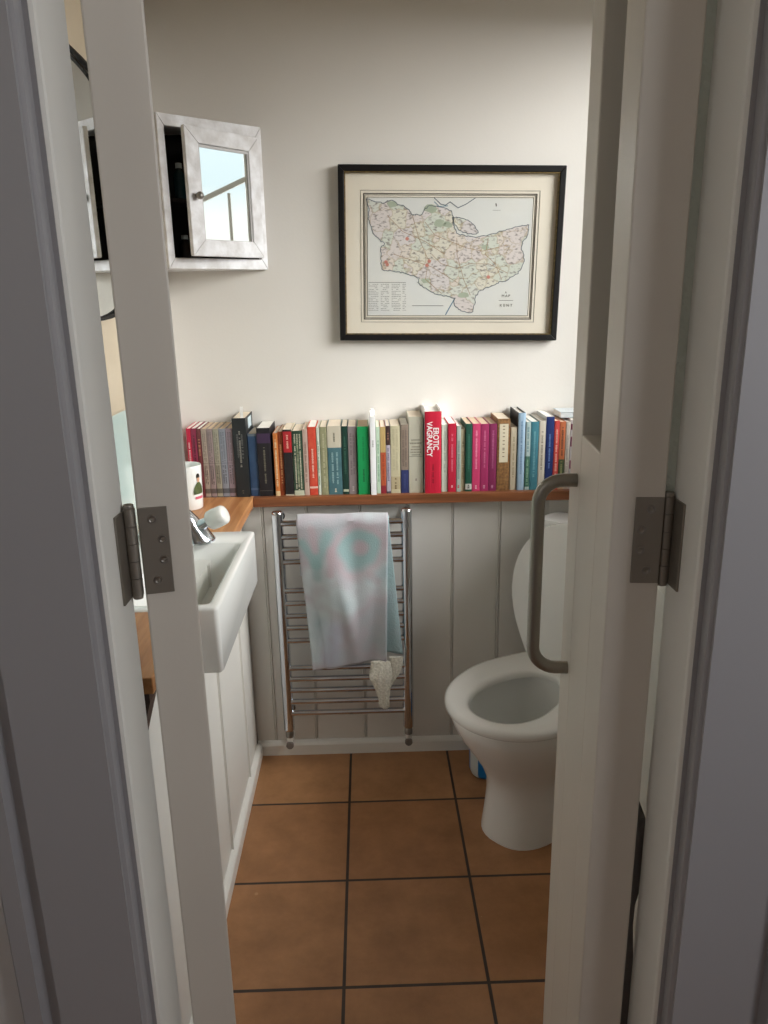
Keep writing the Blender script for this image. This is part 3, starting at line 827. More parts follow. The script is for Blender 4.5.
bm = bm_new(); line(bm, [(530, 448), (574, 448)], .001, -.0112); line(bm, [(526, 143), (527, 150)], .003, -.0112); line(bm, [(515, 163), (540, 163)], .0006, -.0112)
link('map_ornament', bm, MT['ink'], sh)
boxes('glass', [(-FW / 2 + fr, FW / 2 - fr, -.0145, -.0135, -FH / 2 + fr, FH / 2 - fr)], MT['pictureglass'], fm)

# ------------------------------------------------------------------ books
GRP = 'books on the oak shelf'
page_cols = {'cream': MT['hide'], 'white': material('white_pages', (238, 234, 224), .85, var=.2, vscale=30, stretch=(40, 1, 1)), 'tan': material('tanned_pages', (214, 190, 160), .85, var=.3, vscale=30, stretch=(40, 1, 1))}
cmat = {}
def cover_mat(rgb, rough=.5, var=.12, rgb2=None, vs=30):
    k = (rgb, rgb2)
    if k not in cmat: cmat[k] = material('book_cover_%d' % len(cmat), rgb, rough, var=var if rgb2 is None else .9, vscale=vs, rgb2=rgb2)
    return cmat[k]
def book(x, w, h, label, rgb, bands=(), depth=.126, y0=0.0, pages='cream', ink=None, lines=(), hard=False, sides=None, mark=None, rgb2=None, vs=30, z0=ZT):
    """bands: (from, to, rgb) in fractions of the height of the spine; lines: (from, to, rgb, columns) unreadable lettering."""
    bk = thing('book', label, 'book', (x, y0, z0), 0, GRP)
    w -= .0006
    t = .0022 if hard else .0010
    mats = [cover_mat(rgb, rgb2=rgb2, vs=vs)]
    if sides: mats.append(cover_mat(sides))
    bm = bm_new()
    # boards
    si = 1 if sides else 0
    add_box(bm, 0, t, t, depth, 0, h, si); add_box(bm, w - t, w, t, depth, 0, h, si)
    # spine, cut at each band, its face gently rounded on hardbacks
    cuts = sorted({0.0, 1.0} | {b[0] for b in bands} | {b[1] for b in bands})
    bul = .0025 if hard else .0006
    prof = [(0, t), (0, bul), (w * .12, bul * .35), (w * .3, 0), (w * .7, 0), (w * .88, bul * .35), (w, bul), (w, t)]
    for a, b in zip(cuts, cuts[1:]):
        mi = 0
        for (f0, f1, c) in bands:
            if f0 <= a and b <= f1:
                mm = cover_mat(c)
                if mm not in mats: mats.append(mm)
                mi = mats.index(mm)
        rings = [[Vector((px, py, z)) for px, py in prof] for z in (a * h, b * h)]
        add_rings(bm, rings, a == 0, b == 1, True, mi)
    for f in bm.faces: f.smooth = False
    link('cover', bm, mats, bk)
    ins = .004 if hard else .0012
    boxes('pages', [(t + .0002, w - t - .0002, t + .0003, depth - ins, ins * .6, h - ins)], page_cols[pages], bk)
    if lines:
        bm = bm_new(); lm = []
        r = random.Random(int((x + 2) * 1e4))
        for (f0, f1, c, nc) in lines:
            mm = cover_mat(c)
            if mm not in lm: lm.append(mm)
            for k in range(nc):
                xc = w * (k + 1) / (nc + 1); gw = min(w * .5 / nc, .0055)
                z = f1 * h
                while z > f0 * h:
                    g = r.uniform(.0016, .0034)
                    if r.random() < .86:
                        ww = gw * r.uniform(.65, 1)
                        f = bm.faces.new([bm.verts.new((xc + sx * ww / 2, -.0003, zz)) for sx, zz in ((-1, z - g), (1, z - g), (1, z), (-1, z))])
                        f.material_index = lm.index(mm)
                    z -= g + .0011
        link('lettering', bm, lm, bk)
    return bk, w, h

GY = (222, 214, 200)
# crimson trio behind the mug
book(-.4239, .0126, .197, 'bright crimson paperback behind the mug, first of the row', (198, 30, 66), lines=((.45, .8, (236, 190, 190), 1),), pages='white')
book(-.4108, .0146, .197, 'dull rose paperback with dark lettering behind the mug', (146, 48, 76), lines=((.3, .9, (88, 24, 44), 1),), pages='white')
book(-.3956, .0118, .196, 'maroon brown paperback between the rose book and the pastel set', (112, 50, 54), lines=((.6, .85, (190, 130, 100), 1),), pages='white')
# pastel set of five
ser = [(-.3833, .0146, (176, 158, 144), 'sandy beige'), (-.3681, .0162, (160, 142, 140), 'pinkish taupe'), (-.3513, .0160, (166, 160, 142), 'greenish stone grey'), (-.3347, .0185, (146, 150, 160), 'slate blue grey'), (-.3156, .0185, (158, 142, 150), 'mauve grey')]
for (x, w, c, nm) in ser:
    dk = tuple(int(v * .62) for v in c)
    book(x, w, .1945, nm + ' paperback in the matching pastel set of five', c, bands=((0, .015, dk), (.06, .13, dk), (.50, .505, dk)), lines=((.2, .47, dk, 2), (.53, .95, tuple(int(v * .8) for v in c), 2)), pages='tan')
bk, w, h = book(-.2960, .0379, .223, 'thick tall black book with a white bookmark sticking out', (34, 38, 40), depth=.130, hard=False, lines=((.38, .84, (150, 146, 136), 1), (.5, .8, (100, 100, 98), 2), (.045, .085, (120, 112, 100), 1)), pages='cream', y0=-.004)
bm = bm_new(); add_box(bm, w * .62, w * .84, .010, .0106, h * .7, h + .030); link('bookmark', bm, MT['white_paper'], bk)['label'] = 'white paper bookmark'
bm = bm_new(); add_box(bm, w + .0001, w + .0004, .045, .105, h - .036, h - .006); link('cover_sticker', bm, cover_mat((190, 204, 208)), bk)
book(-.2569, .0247, .178, 'short navy blue book between two black ones', (44, 70, 104), bands=((.96, 1, (110, 120, 128)), (.10, .13, (90, 110, 140))), rgb2=(58, 86, 120), pages='cream', y0=.004)
book(-.2313, .0379, .194, 'thick black paperback with faint lettering beside the navy book', (30, 27, 32), lines=((.2, .72, (120, 116, 100), 1),), bands=((.78, .92, (64, 44, 74)), (.08, .085, (110, 104, 96))), pages='white')
book(-.1866, .0129, .179, 'slim orange paperback with cream edges next to the thick black one', (206, 122, 62), bands=((0, .08, (226, 196, 150)),), lines=((.15, .9, (240, 214, 170), 1),), pages='cream')
book(-.1731, .0124, .182, 'slim rust brown paperback with a worn spine', (166, 86, 48), lines=((.2, .8, (220, 170, 120), 1),), rgb2=(130, 60, 36), pages='cream', y0=.006)
book(-.1590, .0242, .188, 'black book with a bright red top third to its spine', (34, 30, 32), bands=((.66, .97, (182, 36, 44)), (0, .02, (190, 180, 160))), lines=((.7, .92, (236, 190, 170), 1),), sides=(216, 200, 176), pages='cream')
book(-.1339, .0284, .184, 'cracked dark green paperback with cream streaks', (56, 82, 62), bands=((0, .08, (196, 200, 176)),), lines=((.2, .85, (150, 170, 130), 1), (.1, .95, (200, 196, 172), 3)), rgb2=(38, 60, 46), vs=50, pages='cream')
book(-.1049, .0138, .189, 'dusty pink beige paperback beside the cracked green one', (196, 170, 156), lines=((.2, .8, (150, 120, 112), 1),), pages='cream')
book(-.0905, .0234, .194, 'tomato red paperback with pale flecks on its spine', (204, 62, 44), bands=((.1, .13, (240, 196, 180)),), lines=((.25, .7, (244, 200, 184), 1),), rgb2=(216, 90, 66), vs=60, pages='white')
book(-.0663, .0082, .191, 'very thin white green booklet beside the tomato red book', (206, 212, 196), lines=((.15, .8, (120, 150, 120), 1),), pages='white')
book(-.0575, .0200, .193, 'worn olive green paperback beside the teal and cream one', (136, 136, 104), lines=((.1, .9, (186, 182, 150), 1),), rgb2=(160, 158, 124), vs=60, pages='cream')
book(-.0367, .0389, .195, 'thick teal blue paperback with a cream panel across the top', (82, 122, 128), bands=((.69, 1, (206, 198, 178)),), lines=((.15, .62, (150, 180, 180), 2), (.78, .9, (120, 116, 100), 1), (.05, .09, (220, 214, 190), 1)), rgb2=(64, 100, 108), pages='cream')
book(.0032, .0169, .194, 'very dark green paperback between the teal and the mauve ones', (22, 58, 48), bands=((.04, .075, (190, 196, 170)),), lines=((.3, .85, (60, 100, 84), 1),), pages='cream')
book(.0209, .0232, .193, 'mauve grey paperback in front of the white wall, before the vivid green one', (146, 134, 134), lines=((.3, .9, (118, 104, 108), 2), (.05, .12, (190, 180, 176), 1)), pages='cream')
book(.0469, .0316, .193, 'thick vivid emerald green paperback', (22, 158, 88), lines=((.2, .38, (14, 96, 52), 1), (.5, .85, (20, 132, 72), 1)), pages='tan', y0=-.006)
bk, w, h = book(.0820, .0158, .221, 'tall slim pure white book standing proud of the shelf edge', (242, 242, 242), lines=((.62, .70, (170, 170, 170), 1),), pages='white', y0=-.014)
bm = bm_new(); add_prism(bm, [(.003, .02), (w - .002, .03), (w - .003, .07), (.004, .06)], h - .006, h + .014); link('page_marker', bm, MT['white_paper'], bk)
book(.0990, .0107, .190, 'thin mint green paperback just after the pure white book', (176, 196, 172), lines=((.2, .8, (120, 150, 124), 1),), pages='cream')
book(.1103, .0153, .190, 'brick orange paperback with a sand coloured top', (186, 92, 56), bands=((.62, 1, (186, 158, 104)), (0, .12, (140, 40, 52))), lines=((.2, .58, (150, 64, 40), 1),), rgb2=(170, 76, 46), pages='cream')
book(.1264, .0116, .192, 'thin book, dark brown above and lilac grey below', (182, 174, 186), bands=((.72, 1, (66, 44, 42)), (.0, .03, (80, 74, 84))), lines=((.2, .68, (120, 112, 130), 1), (.8, .9, (150, 110, 90), 1)), pages='cream')
book(.1389, .0266, .192, 'cream paperback with a small brown bar near its foot', (198, 190, 158), bands=((.06, .25, (186, 172, 138)),), lines=((.05, .23, (96, 72, 34), 1), (.35, .95, (184, 176, 146), 2)), pages='cream')
book(.1672, .0218, .195, 'taupe paperback with a navy blue foot', (146, 130, 116), bands=((0, .34, (48, 56, 104)),), lines=((.4, .92, (120, 104, 92), 2), (.08, .28, (70, 80, 130), 1)), pages='white')
bk, w, h = book(.1899, .0394, .216, 'thick pale stone book with rows of grey lettering before the red hardback', (196, 192, 174), bands=((.66, .666, (120, 120, 104)), (.48, .486, (120, 120, 104))), lines=((.14, .19, (130, 110, 110), 1),), pages='cream')
bm = bm_new()
for k, zf in enumerate((.70, .655, .61, .575, .54, .505)):
    ww = w * (.32, .40, .30, .36, .38, .30)[k]
    for q in range(7):
        xa = w / 2 - ww + 2 * ww * q / 7
        f = bm.faces.new([bm.verts.new((xx, -.0004, zz)) for xx, zz in ((xa, zf * h - .0016), (xa + ww * .2, zf * h - .0016), (xa + ww * .2, zf * h + .0016), (xa, zf * h + .0016))])
link('title_lettering', bm, cover_mat((128, 124, 108)), bk)
# the big red hardback
bk, w, h = book(.2329, .0479, .231, 'big red hardback lettered EROTIC VAGRANCY, tallest in the row', (200, 24, 56), sides=(242, 238, 236), depth=.150, hard=True, y0=-.012, pages='white', bands=(), lines=((.14, .36, (150, 16, 40), 1),))
white_ink = cover_mat((246, 244, 242))
for s, xc, zc in (('EROTIC', .65, .672), ('VAGRANCY', .275, .668)):
    mtx = Matrix.Translation((w * xc, -.0004, h * zc)) @ Matrix.Rotation(math.pi / 2, 4, 'X') @ Matrix.Rotation(-math.pi / 2, 4, 'Z')
    text_mesh('title', s, .0215, white_ink, bk, mtx, offset=.0004, sx=.84 if s == 'EROTIC' else .84, align='CENTER')
for xs in (0.001, w - .004):
    bm = bm_new(); add_prism(bm, [(xs, .012), (xs + .003, .012), (xs + .003, .12), (xs, .12)], h - .001, h + .006)
    link('jacket_edge', bm, cover_mat((242, 238, 236)), bk)
book(.2826, .0165, .192, 'pale grey green paperback in the shade of the big red hardback', (186, 190, 176), lines=((.3, .9, (150, 156, 144), 1),), pages='white', y0=.004)
book(.3002, .0222, .195, 'crimson paperback standing between two pale green grey ones', (190, 26, 58), lines=((.3, .85, (224, 120, 140), 1), (.05, .1, (240, 200, 204), 1)), pages='white')
book(.3235, .0122, .188, 'thin pale sea grey paperback after the crimson one', (170, 182, 172), lines=((.2, .8, (120, 130, 126), 1), (.04, .1, (176, 60, 70), 1)), pages='white')
book(.3363, .0114, .178, 'short thin buff paperback before the dark green one', (204, 190, 158), lines=((.2, .8, (160, 140, 104), 1),), pages='cream', y0=.006)
book(.3488, .0182, .193, 'dark bottle green paperback with a white emblem at its foot', (26, 78, 62), bands=((.03, .115, (206, 206, 198)),), lines=((.045, .10, (50, 50, 50), 1), (.3, .85, (60, 116, 98), 1)), pages='tan')
book(.3678, .0222, .193, 'rose pink paperback first of the three pink and purple ones', (206, 62, 110), lines=((.35, .9, (236, 150, 178), 1), (.04, .09, (240, 200, 210), 1)), pages='tan')
book(.3905, .0233, .192, 'magenta paperback in the middle of the three pink and purple ones', (164, 44, 96), lines=((.35, .9, (206, 116, 150), 1), (.04, .09, (220, 160, 180), 1)), pages='tan')
book(.4144, .0216, .192, 'plum purple paperback beside the speckled brown book', (134, 40, 86), lines=((.35, .9, (180, 100, 140), 1), (.04, .09, (206, 150, 180), 1)), pages='tan')
bk, w, h = book(.4372, .0353, .205, 'speckled brown book with a long cream label on its spine', (160, 118, 72), rgb2=(104, 72, 42), vs=140, pages='cream', hard=False)
bm = bm_new(); add_box(bm, w * .16, w * .86, -.0005, -.0001, h * .40, h * .93); lb = link('spine_label', bm, cover_mat((222, 212, 186)), bk)
bm = bm_new()
r2 = random.Random(5)
z = h * .9
while z > h * .45:
    f = bm.faces.new([bm.verts.new((w * .5 + a, -.0007, z + b)) for a, b in ((-.003, -.0015), (.003, -.0015), (.003, .0012), (-.003, .0012))]); z -= r2.uniform(.004, .012)
link('label_lettering', bm, cover_mat((140, 124, 96)), lb)
book(.4753, .0177, .180, 'short buff paperback tucked after the speckled brown book', (206, 194, 168), lines=((.2, .85, (170, 154, 124), 1),), pages='cream', y0=.004)
book(.4941, .0217, .220, 'tall pale sky blue book with dark boards', (164, 192, 214), sides=(34, 34, 40), lines=((.2, .9, (116, 146, 178), 1),), pages='white', hard=True)
book(.5166, .0134, .195, 'thin paperback patterned green at the foot and pale above', (176, 196, 194), bands=((.05, .50, (74, 120, 104)),), lines=((.08, .45, (150, 190, 160), 1), (.55, .92, (110, 150, 160), 1)), pages='white')
book(.5306, .0223, .195, 'teal blue paperback beside the cream one near the handled door', (72, 136, 150), lines=((.2, .88, (120, 176, 186), 1),), rgb2=(60, 118, 134), pages='white')
book(.5537, .0183, .197, 'cream paperback between the teal and the navy books', (214, 206, 190), lines=((.3, .85, (150, 140, 124), 1),), pages='white')
book(.5728, .0228, .208, 'tall navy blue book with pale lettering near the handled door', (26, 48, 108), lines=((.3, .8, (110, 140, 196), 1),), pages='white', sides=(226, 226, 224))
book(.5965, .0140, .196, 'coral red paperback just after the navy book', (206, 72, 66), lines=((.2, .88, (240, 176, 160), 1),), pages='tan')
book(.6113, .0163, .193, 'orange paperback with a dark green patch on its lower spine', (196, 110, 70), bands=((.1, .45, (70, 84, 56)), (.0, .1, (204, 180, 150))), lines=((.15, .42, (150, 150, 100), 1), (.5, .92, (90, 60, 46), 1)), pages='tan')
book(.6285, .0123, .193, 'thin oatmeal paperback beside the maroon spotted one', (206, 196, 184), lines=((.2, .8, (170, 160, 150), 1),), pages='white')
book(.6419, .0166, .198, 'white paperback with maroon blocks up its spine by the handled door', (214, 208, 210), bands=((.86, .94, (116, 44, 72)), (.62, .76, (120, 60, 84)), (.30, .42, (150, 96, 116)), (.06, .16, (84, 36, 56))), pages='white')
# a pale book lying on top of the last ones
bk = thing('book', 'small pale grey book lying flat on top of the last books in the row', 'book', (.619, .03, ZT + .1985), 0, GRP)
boxes('cover', [(0, .062, 0, .0012, 0, .016), (0, .062, 0, .09, 0, .0012), (0, .062, 0, .09, .0148, .016)], cover_mat((206, 214, 216)), bk)
boxes('pages', [(.001, .061, .0014, .089, .0013, .0147)], page_cols['white'], bk)

# ------------------------------------------------------------------ towel radiator
rd = thing('towel_radiator', 'chrome ladder towel radiator on the panelling under the shelf', 'radiator', (0, .0148, 0))
RY = -.0648
for x in (-.181, .178):
    bm = bm_new(); add_lathe(bm, [(.011, .118), (.0148, .121), (.0158, .126), (.0158, .796), (.0148, .802), (.011, .805)], (x, RY, 0), 24)
    link('upright', bm, MT['chrome'], rd)
    for zf in (.775, .16):
        bm = bm_new(); add_tube(bm, [(x, RY + .012, zf), (x, -.0065, zf), (x, -.0060, zf), (x, -.0002, zf)], [.008, .008, .015, .015], 18)
        link('wall_fixing', bm, MT['chrome'], rd)
    bm = bm_new(); add_lathe(bm, [(.009, .096), (.012, .098), (.012, .112), (.009, .1175)], (x, RY, 0), 16)
    link('valve_tail', bm, MT['steel'], rd)
    bm = bm_new(); add_tube(bm, [(x, RY, .098), (x, RY, .082), (x, RY + .010, .072), (x, RY + .022, .069), (x, -.0002, .069)], .0095, 14)
    link('pipe_elbow', bm, MT['plastic'], rd)
    bm = bm_new(); add_tube(bm, [(x, RY - .004, .074), (x, RY - .012, .072), (x, RY - .014, .072)], [.011, .0115, .010], 18)
    link('valve_cap', bm, MT['rubber'], rd)
bars = [.770, .731, .694, .657, .570, .531, .492, .455, .415, .327, .291, .254, .217, .179]
for z in bars:
    bm = bm_new(); add_tube(bm, [(-.172, RY - .004, z), (.169, RY - .004, z)], .0085, 16)
    link('bar', bm, MT['chrome'], rd)

# towel thrown over the top bar
RW = .0148 + RY - .004      # world y of the bars
tw = thing('hand_towel', 'pale tie-dyed towel with teal rings draped over the chrome radiator', 'towel', (0, RW, .70))
tw['category'] = 'towel'
def sheet_obj(name, tl, tr, bl, br, y_front, over, m, parent, th=.0045, phase=0.0, amp=.006, nx=44, nz=60, su=.25):
    """Cloth that climbs over the top bar: front fall, a roll over the bar and a short back fall."""
    bm = bm_new()
    lay = bm.verts.layers.float_vector.new('sheet')
    zbar = .770 - .70; rb = .0085 + .004
    G = []
    for j in range(nz + 1):
        s = j / nz
        row = []
        for i in range(nx + 1):
            u = i / nx
            if s < .82:              # front fall from hem up to the bar
                t = s / .82
                zb = bl[1] + (br[1] - bl[1]) * u; xb = bl[0] + (br[0] - bl[0]) * u
                xt = tl[0] + (tr[0] - tl[0]) * u
                x = xb + (xt - xb) * t
                z = zb + (zbar - zb) * t
                fall = (1 - t)
                fold = amp * (math.sin(u * 9.0 + 1.2 + phase + 1.5 * t) * .55 + math.sin(u * 17 - 2.2 * t + phase) * .25 + .6 * math.sin(u * 5 + 4 * t)) * min(1, .25 + fall * 1.4) 
                # a loose crease running down from the ring
                cx = .42 + .16 * (1 - t); fold += -amp * 1.1 * math.exp(-((u - cx) / .09) ** 2) * math.exp(-((t - .42) / .26) ** 2)
                y = -(rb + y_front) + fold - .002 * fall
                y = min(y, -rb + .001 if t > .97 else -rb - .0015)
            elif s < .92:            # over the bar
                a = math.pi * (s - .82) / .10
                x = tl[0] + (tr[0] - tl[0]) * u
                r_ = rb + y_front * math.cos(a / 2)
                y = -r_ * math.cos(a); z = zbar + (rb + y_front) * math.sin(a) * (.95 + .05 * math.sin(u * 11 + phase))
            else:
                t = (s - .92) / .08
                x = tl[0] + (tr[0] - tl[0]) * u; y = rb; z = zbar - over * t
            v = bm.verts.new((x, y, z))
            v[lay] = Vector((u * su, max(0.0, (zbar + .02 - z)) if s < .87 else 0.0, 0))
            row.append(v)
        G.append(row)
    for j in range(nz):
        for i in range(nx):
            f = bm.faces.new((G[j][i], G[j][i + 1], G[j + 1][i + 1], G[j + 1][i])); f.smooth = True
    o = link(name, bm, m, parent)
    md = o.modifiers.new('thick', 'SOLIDIFY'); md.thickness = th; md.offset = 0
    return o
zw = lambda z: z - .70
sheet_obj('front_layer', (-.126, 0), (.126, 0), (-.100, zw(.324)), (.114, zw(.364)), .0125, .16, MT['towel'], tw, amp=.017)
sheet_obj('under_layer', (.02, 0), (.129, 0), (.05, zw(.392)), (.162, zw(.372)), .002, .05, MT['tealtowel'], tw, amp=.002, phase=2.0, su=.11)['label'] = 'teal underside'
# crocheted cloth
cr_ = thing('crocheted_cloth', 'white crocheted net cloth hanging in a twist from below the towel', 'cloth', (.115, RW - .012, .386))
def strand(spine, pitch, amp, seg=40, sub=6):
    # spine: (x, y, z, half width, half thickness) joined smoothly; lengthwise cords twist round it
    bm = bm_new(); rows = []
    n = (len(spine) - 1) * sub
    for j in range(n + 1):
        t = j / n * (len(spine) - 1); k = min(int(t), len(spine) - 2); f = t - k; f = f * f * (3 - 2 * f)
        p = [spine[k][q] + (spine[k + 1][q] - spine[k][q]) * f for q in range(5)]
        ring = []
        for i in range(seg):
            a = 2 * math.pi * i / seg
            r = 1 + amp * math.cos(8 * a + pitch * j / n) + .04 * math.sin(23 * a + j)
            ring.append(Vector((p[0] + p[3] * r * math.cos(a), p[1] + p[4] * r * math.sin(a), p[2])))
        rows.append(ring)
    add_rings(bm, rows)
    return bm
o = link('net_twist', strand([(-.018, -.034, -.022, .024, .007), (-.017, -.036, -.045, .028, .009), (-.019, -.038, -.073, .030, .011), (-.014, -.038, -.100, .023, .011), (-.010, -.038, -.135, .015, .010), (-.009, -.038, -.158, .0135, .010), (-.007, -.038, -.166, .012, .009), (-.007, -.038, -.172, .005, .004)], 7, .13), MT['crochet'], cr_, smooth=True)
link('net_fold', strand([(.026, -.028, -.012, .020, .004), (.027, -.028, -.040, .017, .005), (.021, -.029, -.068, .013, .005), (.010, -.030, -.094, .008, .005), (-.004, -.031, -.118, .006, .004)], -3, .10), MT['crochet'], cr_, smooth=True)

# ------------------------------------------------------------------ toilet
TA = math.radians(225)
to = thing('toilet', 'white toilet with its lid up, turned across the corner behind the handled door', 'toilet', (.605, -.207, 0), TA)
def egg(xb, xf, hw, z, n=44, p=2.15, taper=0.0, cy=0.0):
    """closed outline from xb (back) to xf (front); taper narrows the back."""
    cx, a = (xb + xf) / 2, (xf - xb) / 2
    out = []
    for k in range(n):
        t = 2 * math.pi * k / n
        c, s = math.cos(t), math.sin(t)
        x = math.copysign(abs(c) ** (2 / p), c); y = math.copysign(abs(s) ** (2 / p), s)
        y *= 1 - taper * (1 - x) / 2
        out.append(Vector((cx + a * x, cy + hw * y, z)))
    return out
bm = bm_new()
rings = [egg(-.10, .309, .115, 0, p=2.5, taper=.05), egg(-.10, .308, .114, .012, p=2.5, taper=.05), egg(-.10, .303, .109, .05, p=2.5), egg(-.10, .296, .105, .11, p=2.5), egg(-.10, .298, .107, .155, p=2.4),
         egg(-.105, .318, .120, .20, p=2.3), egg(-.11, .352, .140, .25, p=2.2), egg(-.115, .386, .160, .30, p=2.2), egg(-.12, .408, .171, .34, p=2.2), egg(-.12, .416, .175, .368, p=2.2), egg(-.12, .413, .173, .376, p=2.2),
         egg(.075, .388, .128, .376, p=2.2), egg(.080, .384, .124, .366, p=2.2), egg(.085, .370, .116, .30, p=2.2), egg(.11, .33, .095, .23, p=2.2), egg(.14, .29, .070, .19, p=2.2)]
add_rings(bm, rings)
link('pan', bm, MT['ceramic'], to)
bm = bm_new()
f = bm.faces.new([bm.verts.new(p) for p in egg(.104, .338, .100, .243, p=2.2)])
link('water', bm, MT['water'], to)
# seat
bm = bm_new()
def d_outline(d, n=36):
    # half width against distance from the hinge: squared at the hinge, full in the middle, round at the front
    L0, W0, WB = .430, .183, .122
    pts = []
    for k in range(n):
        u = (L0) * (1 - math.cos(math.pi * k / (n - 1))) / 2
        if u < .2: hw = WB + (W0 - WB) * math.sin(math.pi / 2 * u / .2)
        else: hw = W0 * max(0.0, 1 - ((u - .2) / (L0 - .2)) ** 2.2) ** .5
        pts.append((d + u * (L0 - 2 * d) / L0, hw * (1 - d / W0)))
    return [Vector((u, w_2, 0)) for u, w_2 in reversed(pts)] + [Vector((u, -w_2, 0)) for u, w_2 in pts[:-1]]
NO = len(d_outline(0))
def seat_ring(d, z): return [Vector((p.x * .97 + .010, p.y, z)) for p in d_outline(d)]
def hole_ring(d, z): 
    e_ = egg(.088 - d, .378 + d, .110 + d, z, NO, 2.1, .24)
    return e_
rings = [hole_ring(.0, .382), seat_ring(.004, .379), seat_ring(.0, .383), seat_ring(0, .393), seat_ring(.005, .399), seat_ring(.014, .402), hole_ring(.012, .4015), hole_ring(.004, .398), hole_ring(0, .392), hole_ring(0, .382)]
add_rings(bm, rings, False, False)
link('seat', bm, MT['plastic'], to)
bm = bm_new()
def lid_ring(d, y): 
    # outline in the lid's own plane: u up from the hinge, v across
    return [Vector((.016 - .055 * p.x - y, p.y, .396 + p.x * .92)) for p in d_outline(d)]
add_rings(bm, [lid_ring(.008, -.001), lid_ring(.001, .002), lid_ring(0, .010), lid_ring(.003, .016), lid_ring(.012, .019)])
link('lid', bm, MT['plastic'], to)
for y in (-.075, .075):
    bm = bm_new(); add_tube(bm, [(.004, y - .02, .398), (.004, y + .02, .398)], .009, 14)
    link('hinge', bm, MT['plastic'], to)
bm = bm_new()
def cist(x0, x1, hw, z, r=.02):
    return [Vector(p) for p in rrect(x0, x1, -hw, hw, r, z)]
add_rings(bm, [cist(-.165, -.074, .135, .385), cist(-.166, -.072, .140, .45), cist(-.166, -.070, .145, .735)])
link('cistern', bm, MT['ceramic'], to)
bm = bm_new()
add_rings(bm, [cist(-.167, -.066, .149, .736), cist(-.167, -.064, .151, .741), cist(-.167, -.064, .151, .762), cist(-.165, -.066, .149, .768), cist(-.155, -.076, .139, .770)])
link('cistern_lid', bm, MT['ceramic'], to)

# tub behind the toilet
tb = thing('tub', 'small blue and white plastic tub on the tiles behind the toilet', 'tub', (.405, -.118, 0))
bm = bm_new(); add_lathe(bm, [(.034, .0005), (.044, .006), (.050, .02), (.052, .11), (.050, .12)], seg=32); link('tub_body', bm, MT['blue'], tb)
bm = bm_new(); add_lathe(bm, [(.050, .1205), (.053, .122), (.053, .136), (.048, .139)], seg=32); link('tub_lid', bm, MT['tubwhite'], tb)
bm = bm_new()
seg = 12
A_ = [math.radians(195 + 38 * k / seg) for k in range(seg + 1)]
add_rings(bm, [[Vector((r * math.cos(a), r * math.sin(a), z)) for a in A_] for r, z in ((.0450, .006), (.0505, .02), (.0525, .11))], False, False, closed=False)
link('tub_label', bm, MT['tubwhite'], tb)

# ------------------------------------------------------------------ daylight and hall light
w_ = bpy.data.worlds.new('daylight'); sc.world = w_; w_.use_nodes = True
nt = w_.node_tree; N = nt.nodes; L = nt.links
bg = N['Background']
tc = N.new('ShaderNodeTexCoord'); sx_ = N.new('ShaderNodeSeparateXYZ'); L.new(tc.outputs['Generated'], sx_.inputs[0])
cr = N.new('ShaderNodeValToRGB'); e = cr.color_ramp.elements
mr_ = N.new('ShaderNodeMapRange'); mr_.inputs['From Min'].default_value = -1; mr_.inputs['From Max'].default_value = 1
L.new(sx_.outputs['Z'], mr_.inputs['Value']); L.new(mr_.outputs[0], cr.inputs['Fac'])
e[0].position = .44; e[0].color = (.34, .30, .25, 1)
e[1].position = .505; e[1].color = (1.05, 1.02, .92, 1)
for p_, c_ in ((.548, (.95, .96, .90, 1)), (.566, (.74, .86, .88, 1)), (.60, (.80, .92, .95, 1)), (.75, (2.0, 2.2, 2.3, 1)), (1.0, (3.2, 3.4, 3.5, 1))):
    k = e.new(p_); k.color = c_
L.new(cr.outputs['Color'], bg.inputs['Color'])
bg.inputs['Strength'].default_value = 1.0

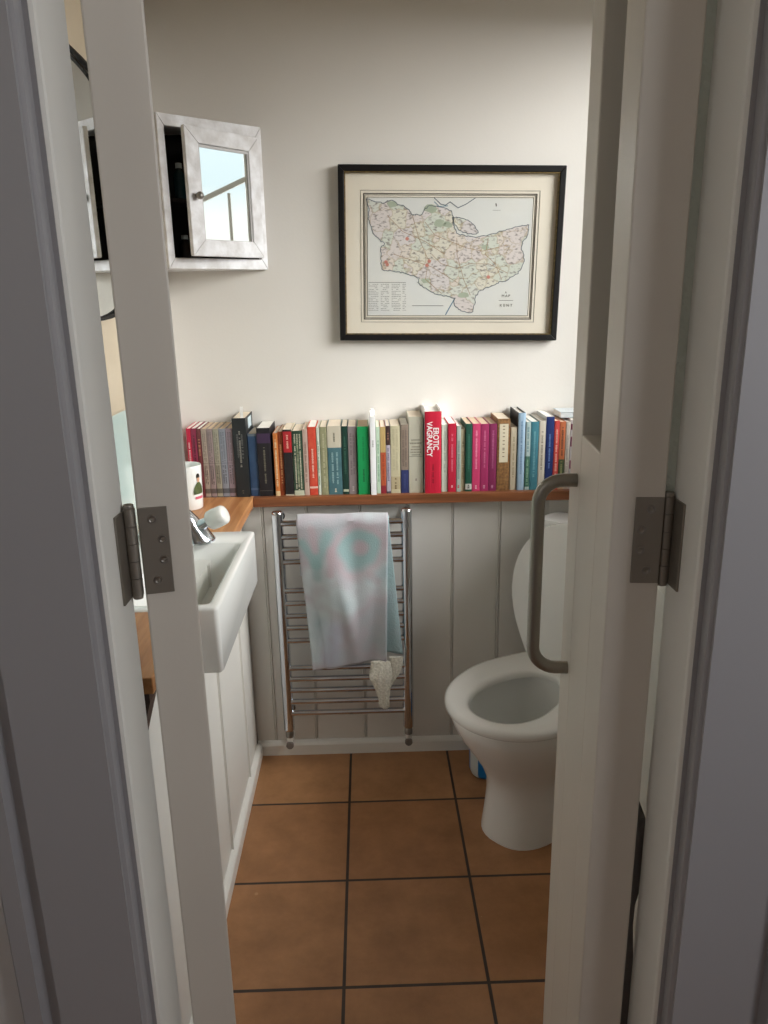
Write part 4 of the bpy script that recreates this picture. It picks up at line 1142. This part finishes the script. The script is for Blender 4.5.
def area(name, loc, rot, sx, sy, power, rgb, portal=False, spread=math.pi):
    l = bpy.data.lights.new(name, 'AREA'); l.shape = 'RECTANGLE'; l.size = sx; l.size_y = sy; l.energy = power; l.color = rgb
    l.spread = spread
    o = bpy.data.objects.new(name, l); col.objects.link(o); o.location = loc; o.rotation_euler = rot
    if portal: l.cycles.is_portal = True
    return o
area('window_daylight', (XR + .13, (WY0 + WY1) / 2, (WZ0 + WZ1) / 2), (0, math.radians(90), 0), WZ1 - WZ0, WY1 - WY0, 1, (1, 1, 1), portal=True)
def aim(src, dst):
    return (Vector(dst) - Vector(src)).to_track_quat('-Z', 'Y').to_euler()
area('bright_sky', (3.3, -1.7, 3.2), aim((3.3, -1.7, 3.2), (.95, -.4, 1.6)), 3.0, 3.0, 420.0, (1.0, .99, .97))
area('hall_left_fill', (HX0 + .03, -2.3, 1.7), aim((HX0 + .03, -2.3, 1.7), (.38, -1.4, 1.0)), .4, .6, 1.2, (1.0, .95, .86))  # unseen fill light added to brighten the lining by the handled door
area('hall_window_light', (HX1 - .03, -2.15, 1.45), aim((HX1 - .03, -2.15, 1.45), (0, -2.05, 1.3)), .7, 1.0, 8.0, (.92, .95, 1.0))

# ------------------------------------------------------------------ camera
cam = bpy.data.cameras.new('camera'); co = bpy.data.objects.new('camera', cam); col.objects.link(co)
rt = Vector((0.99954216, -0.02430146, -0.01802546)); up = Vector((0.02394555, 0.27117310, 0.96223270)); fw = Vector((0.01849564, 0.96222377, -0.27163086))
co.matrix_world = Matrix(((rt.x, up.x, -fw.x, .0770166), (rt.y, up.y, -fw.y, -2.0857041), (rt.z, up.z, -fw.z, 1.3701259), (0, 0, 0, 1)))
cam.sensor_fit = 'VERTICAL'; cam.sensor_height = 24.0; cam.lens = 760.39 * 24.0 / 1024
cam.clip_start = .02
sc.camera = co
vs_ = sc.view_settings
vs_.view_transform = 'Standard'; vs_.look = 'None'; vs_.gamma = 1; vs_.use_curve_mapping = False
vs_.exposure = 0.40
try: sc.cycles.use_denoising = True
except Exception: pass
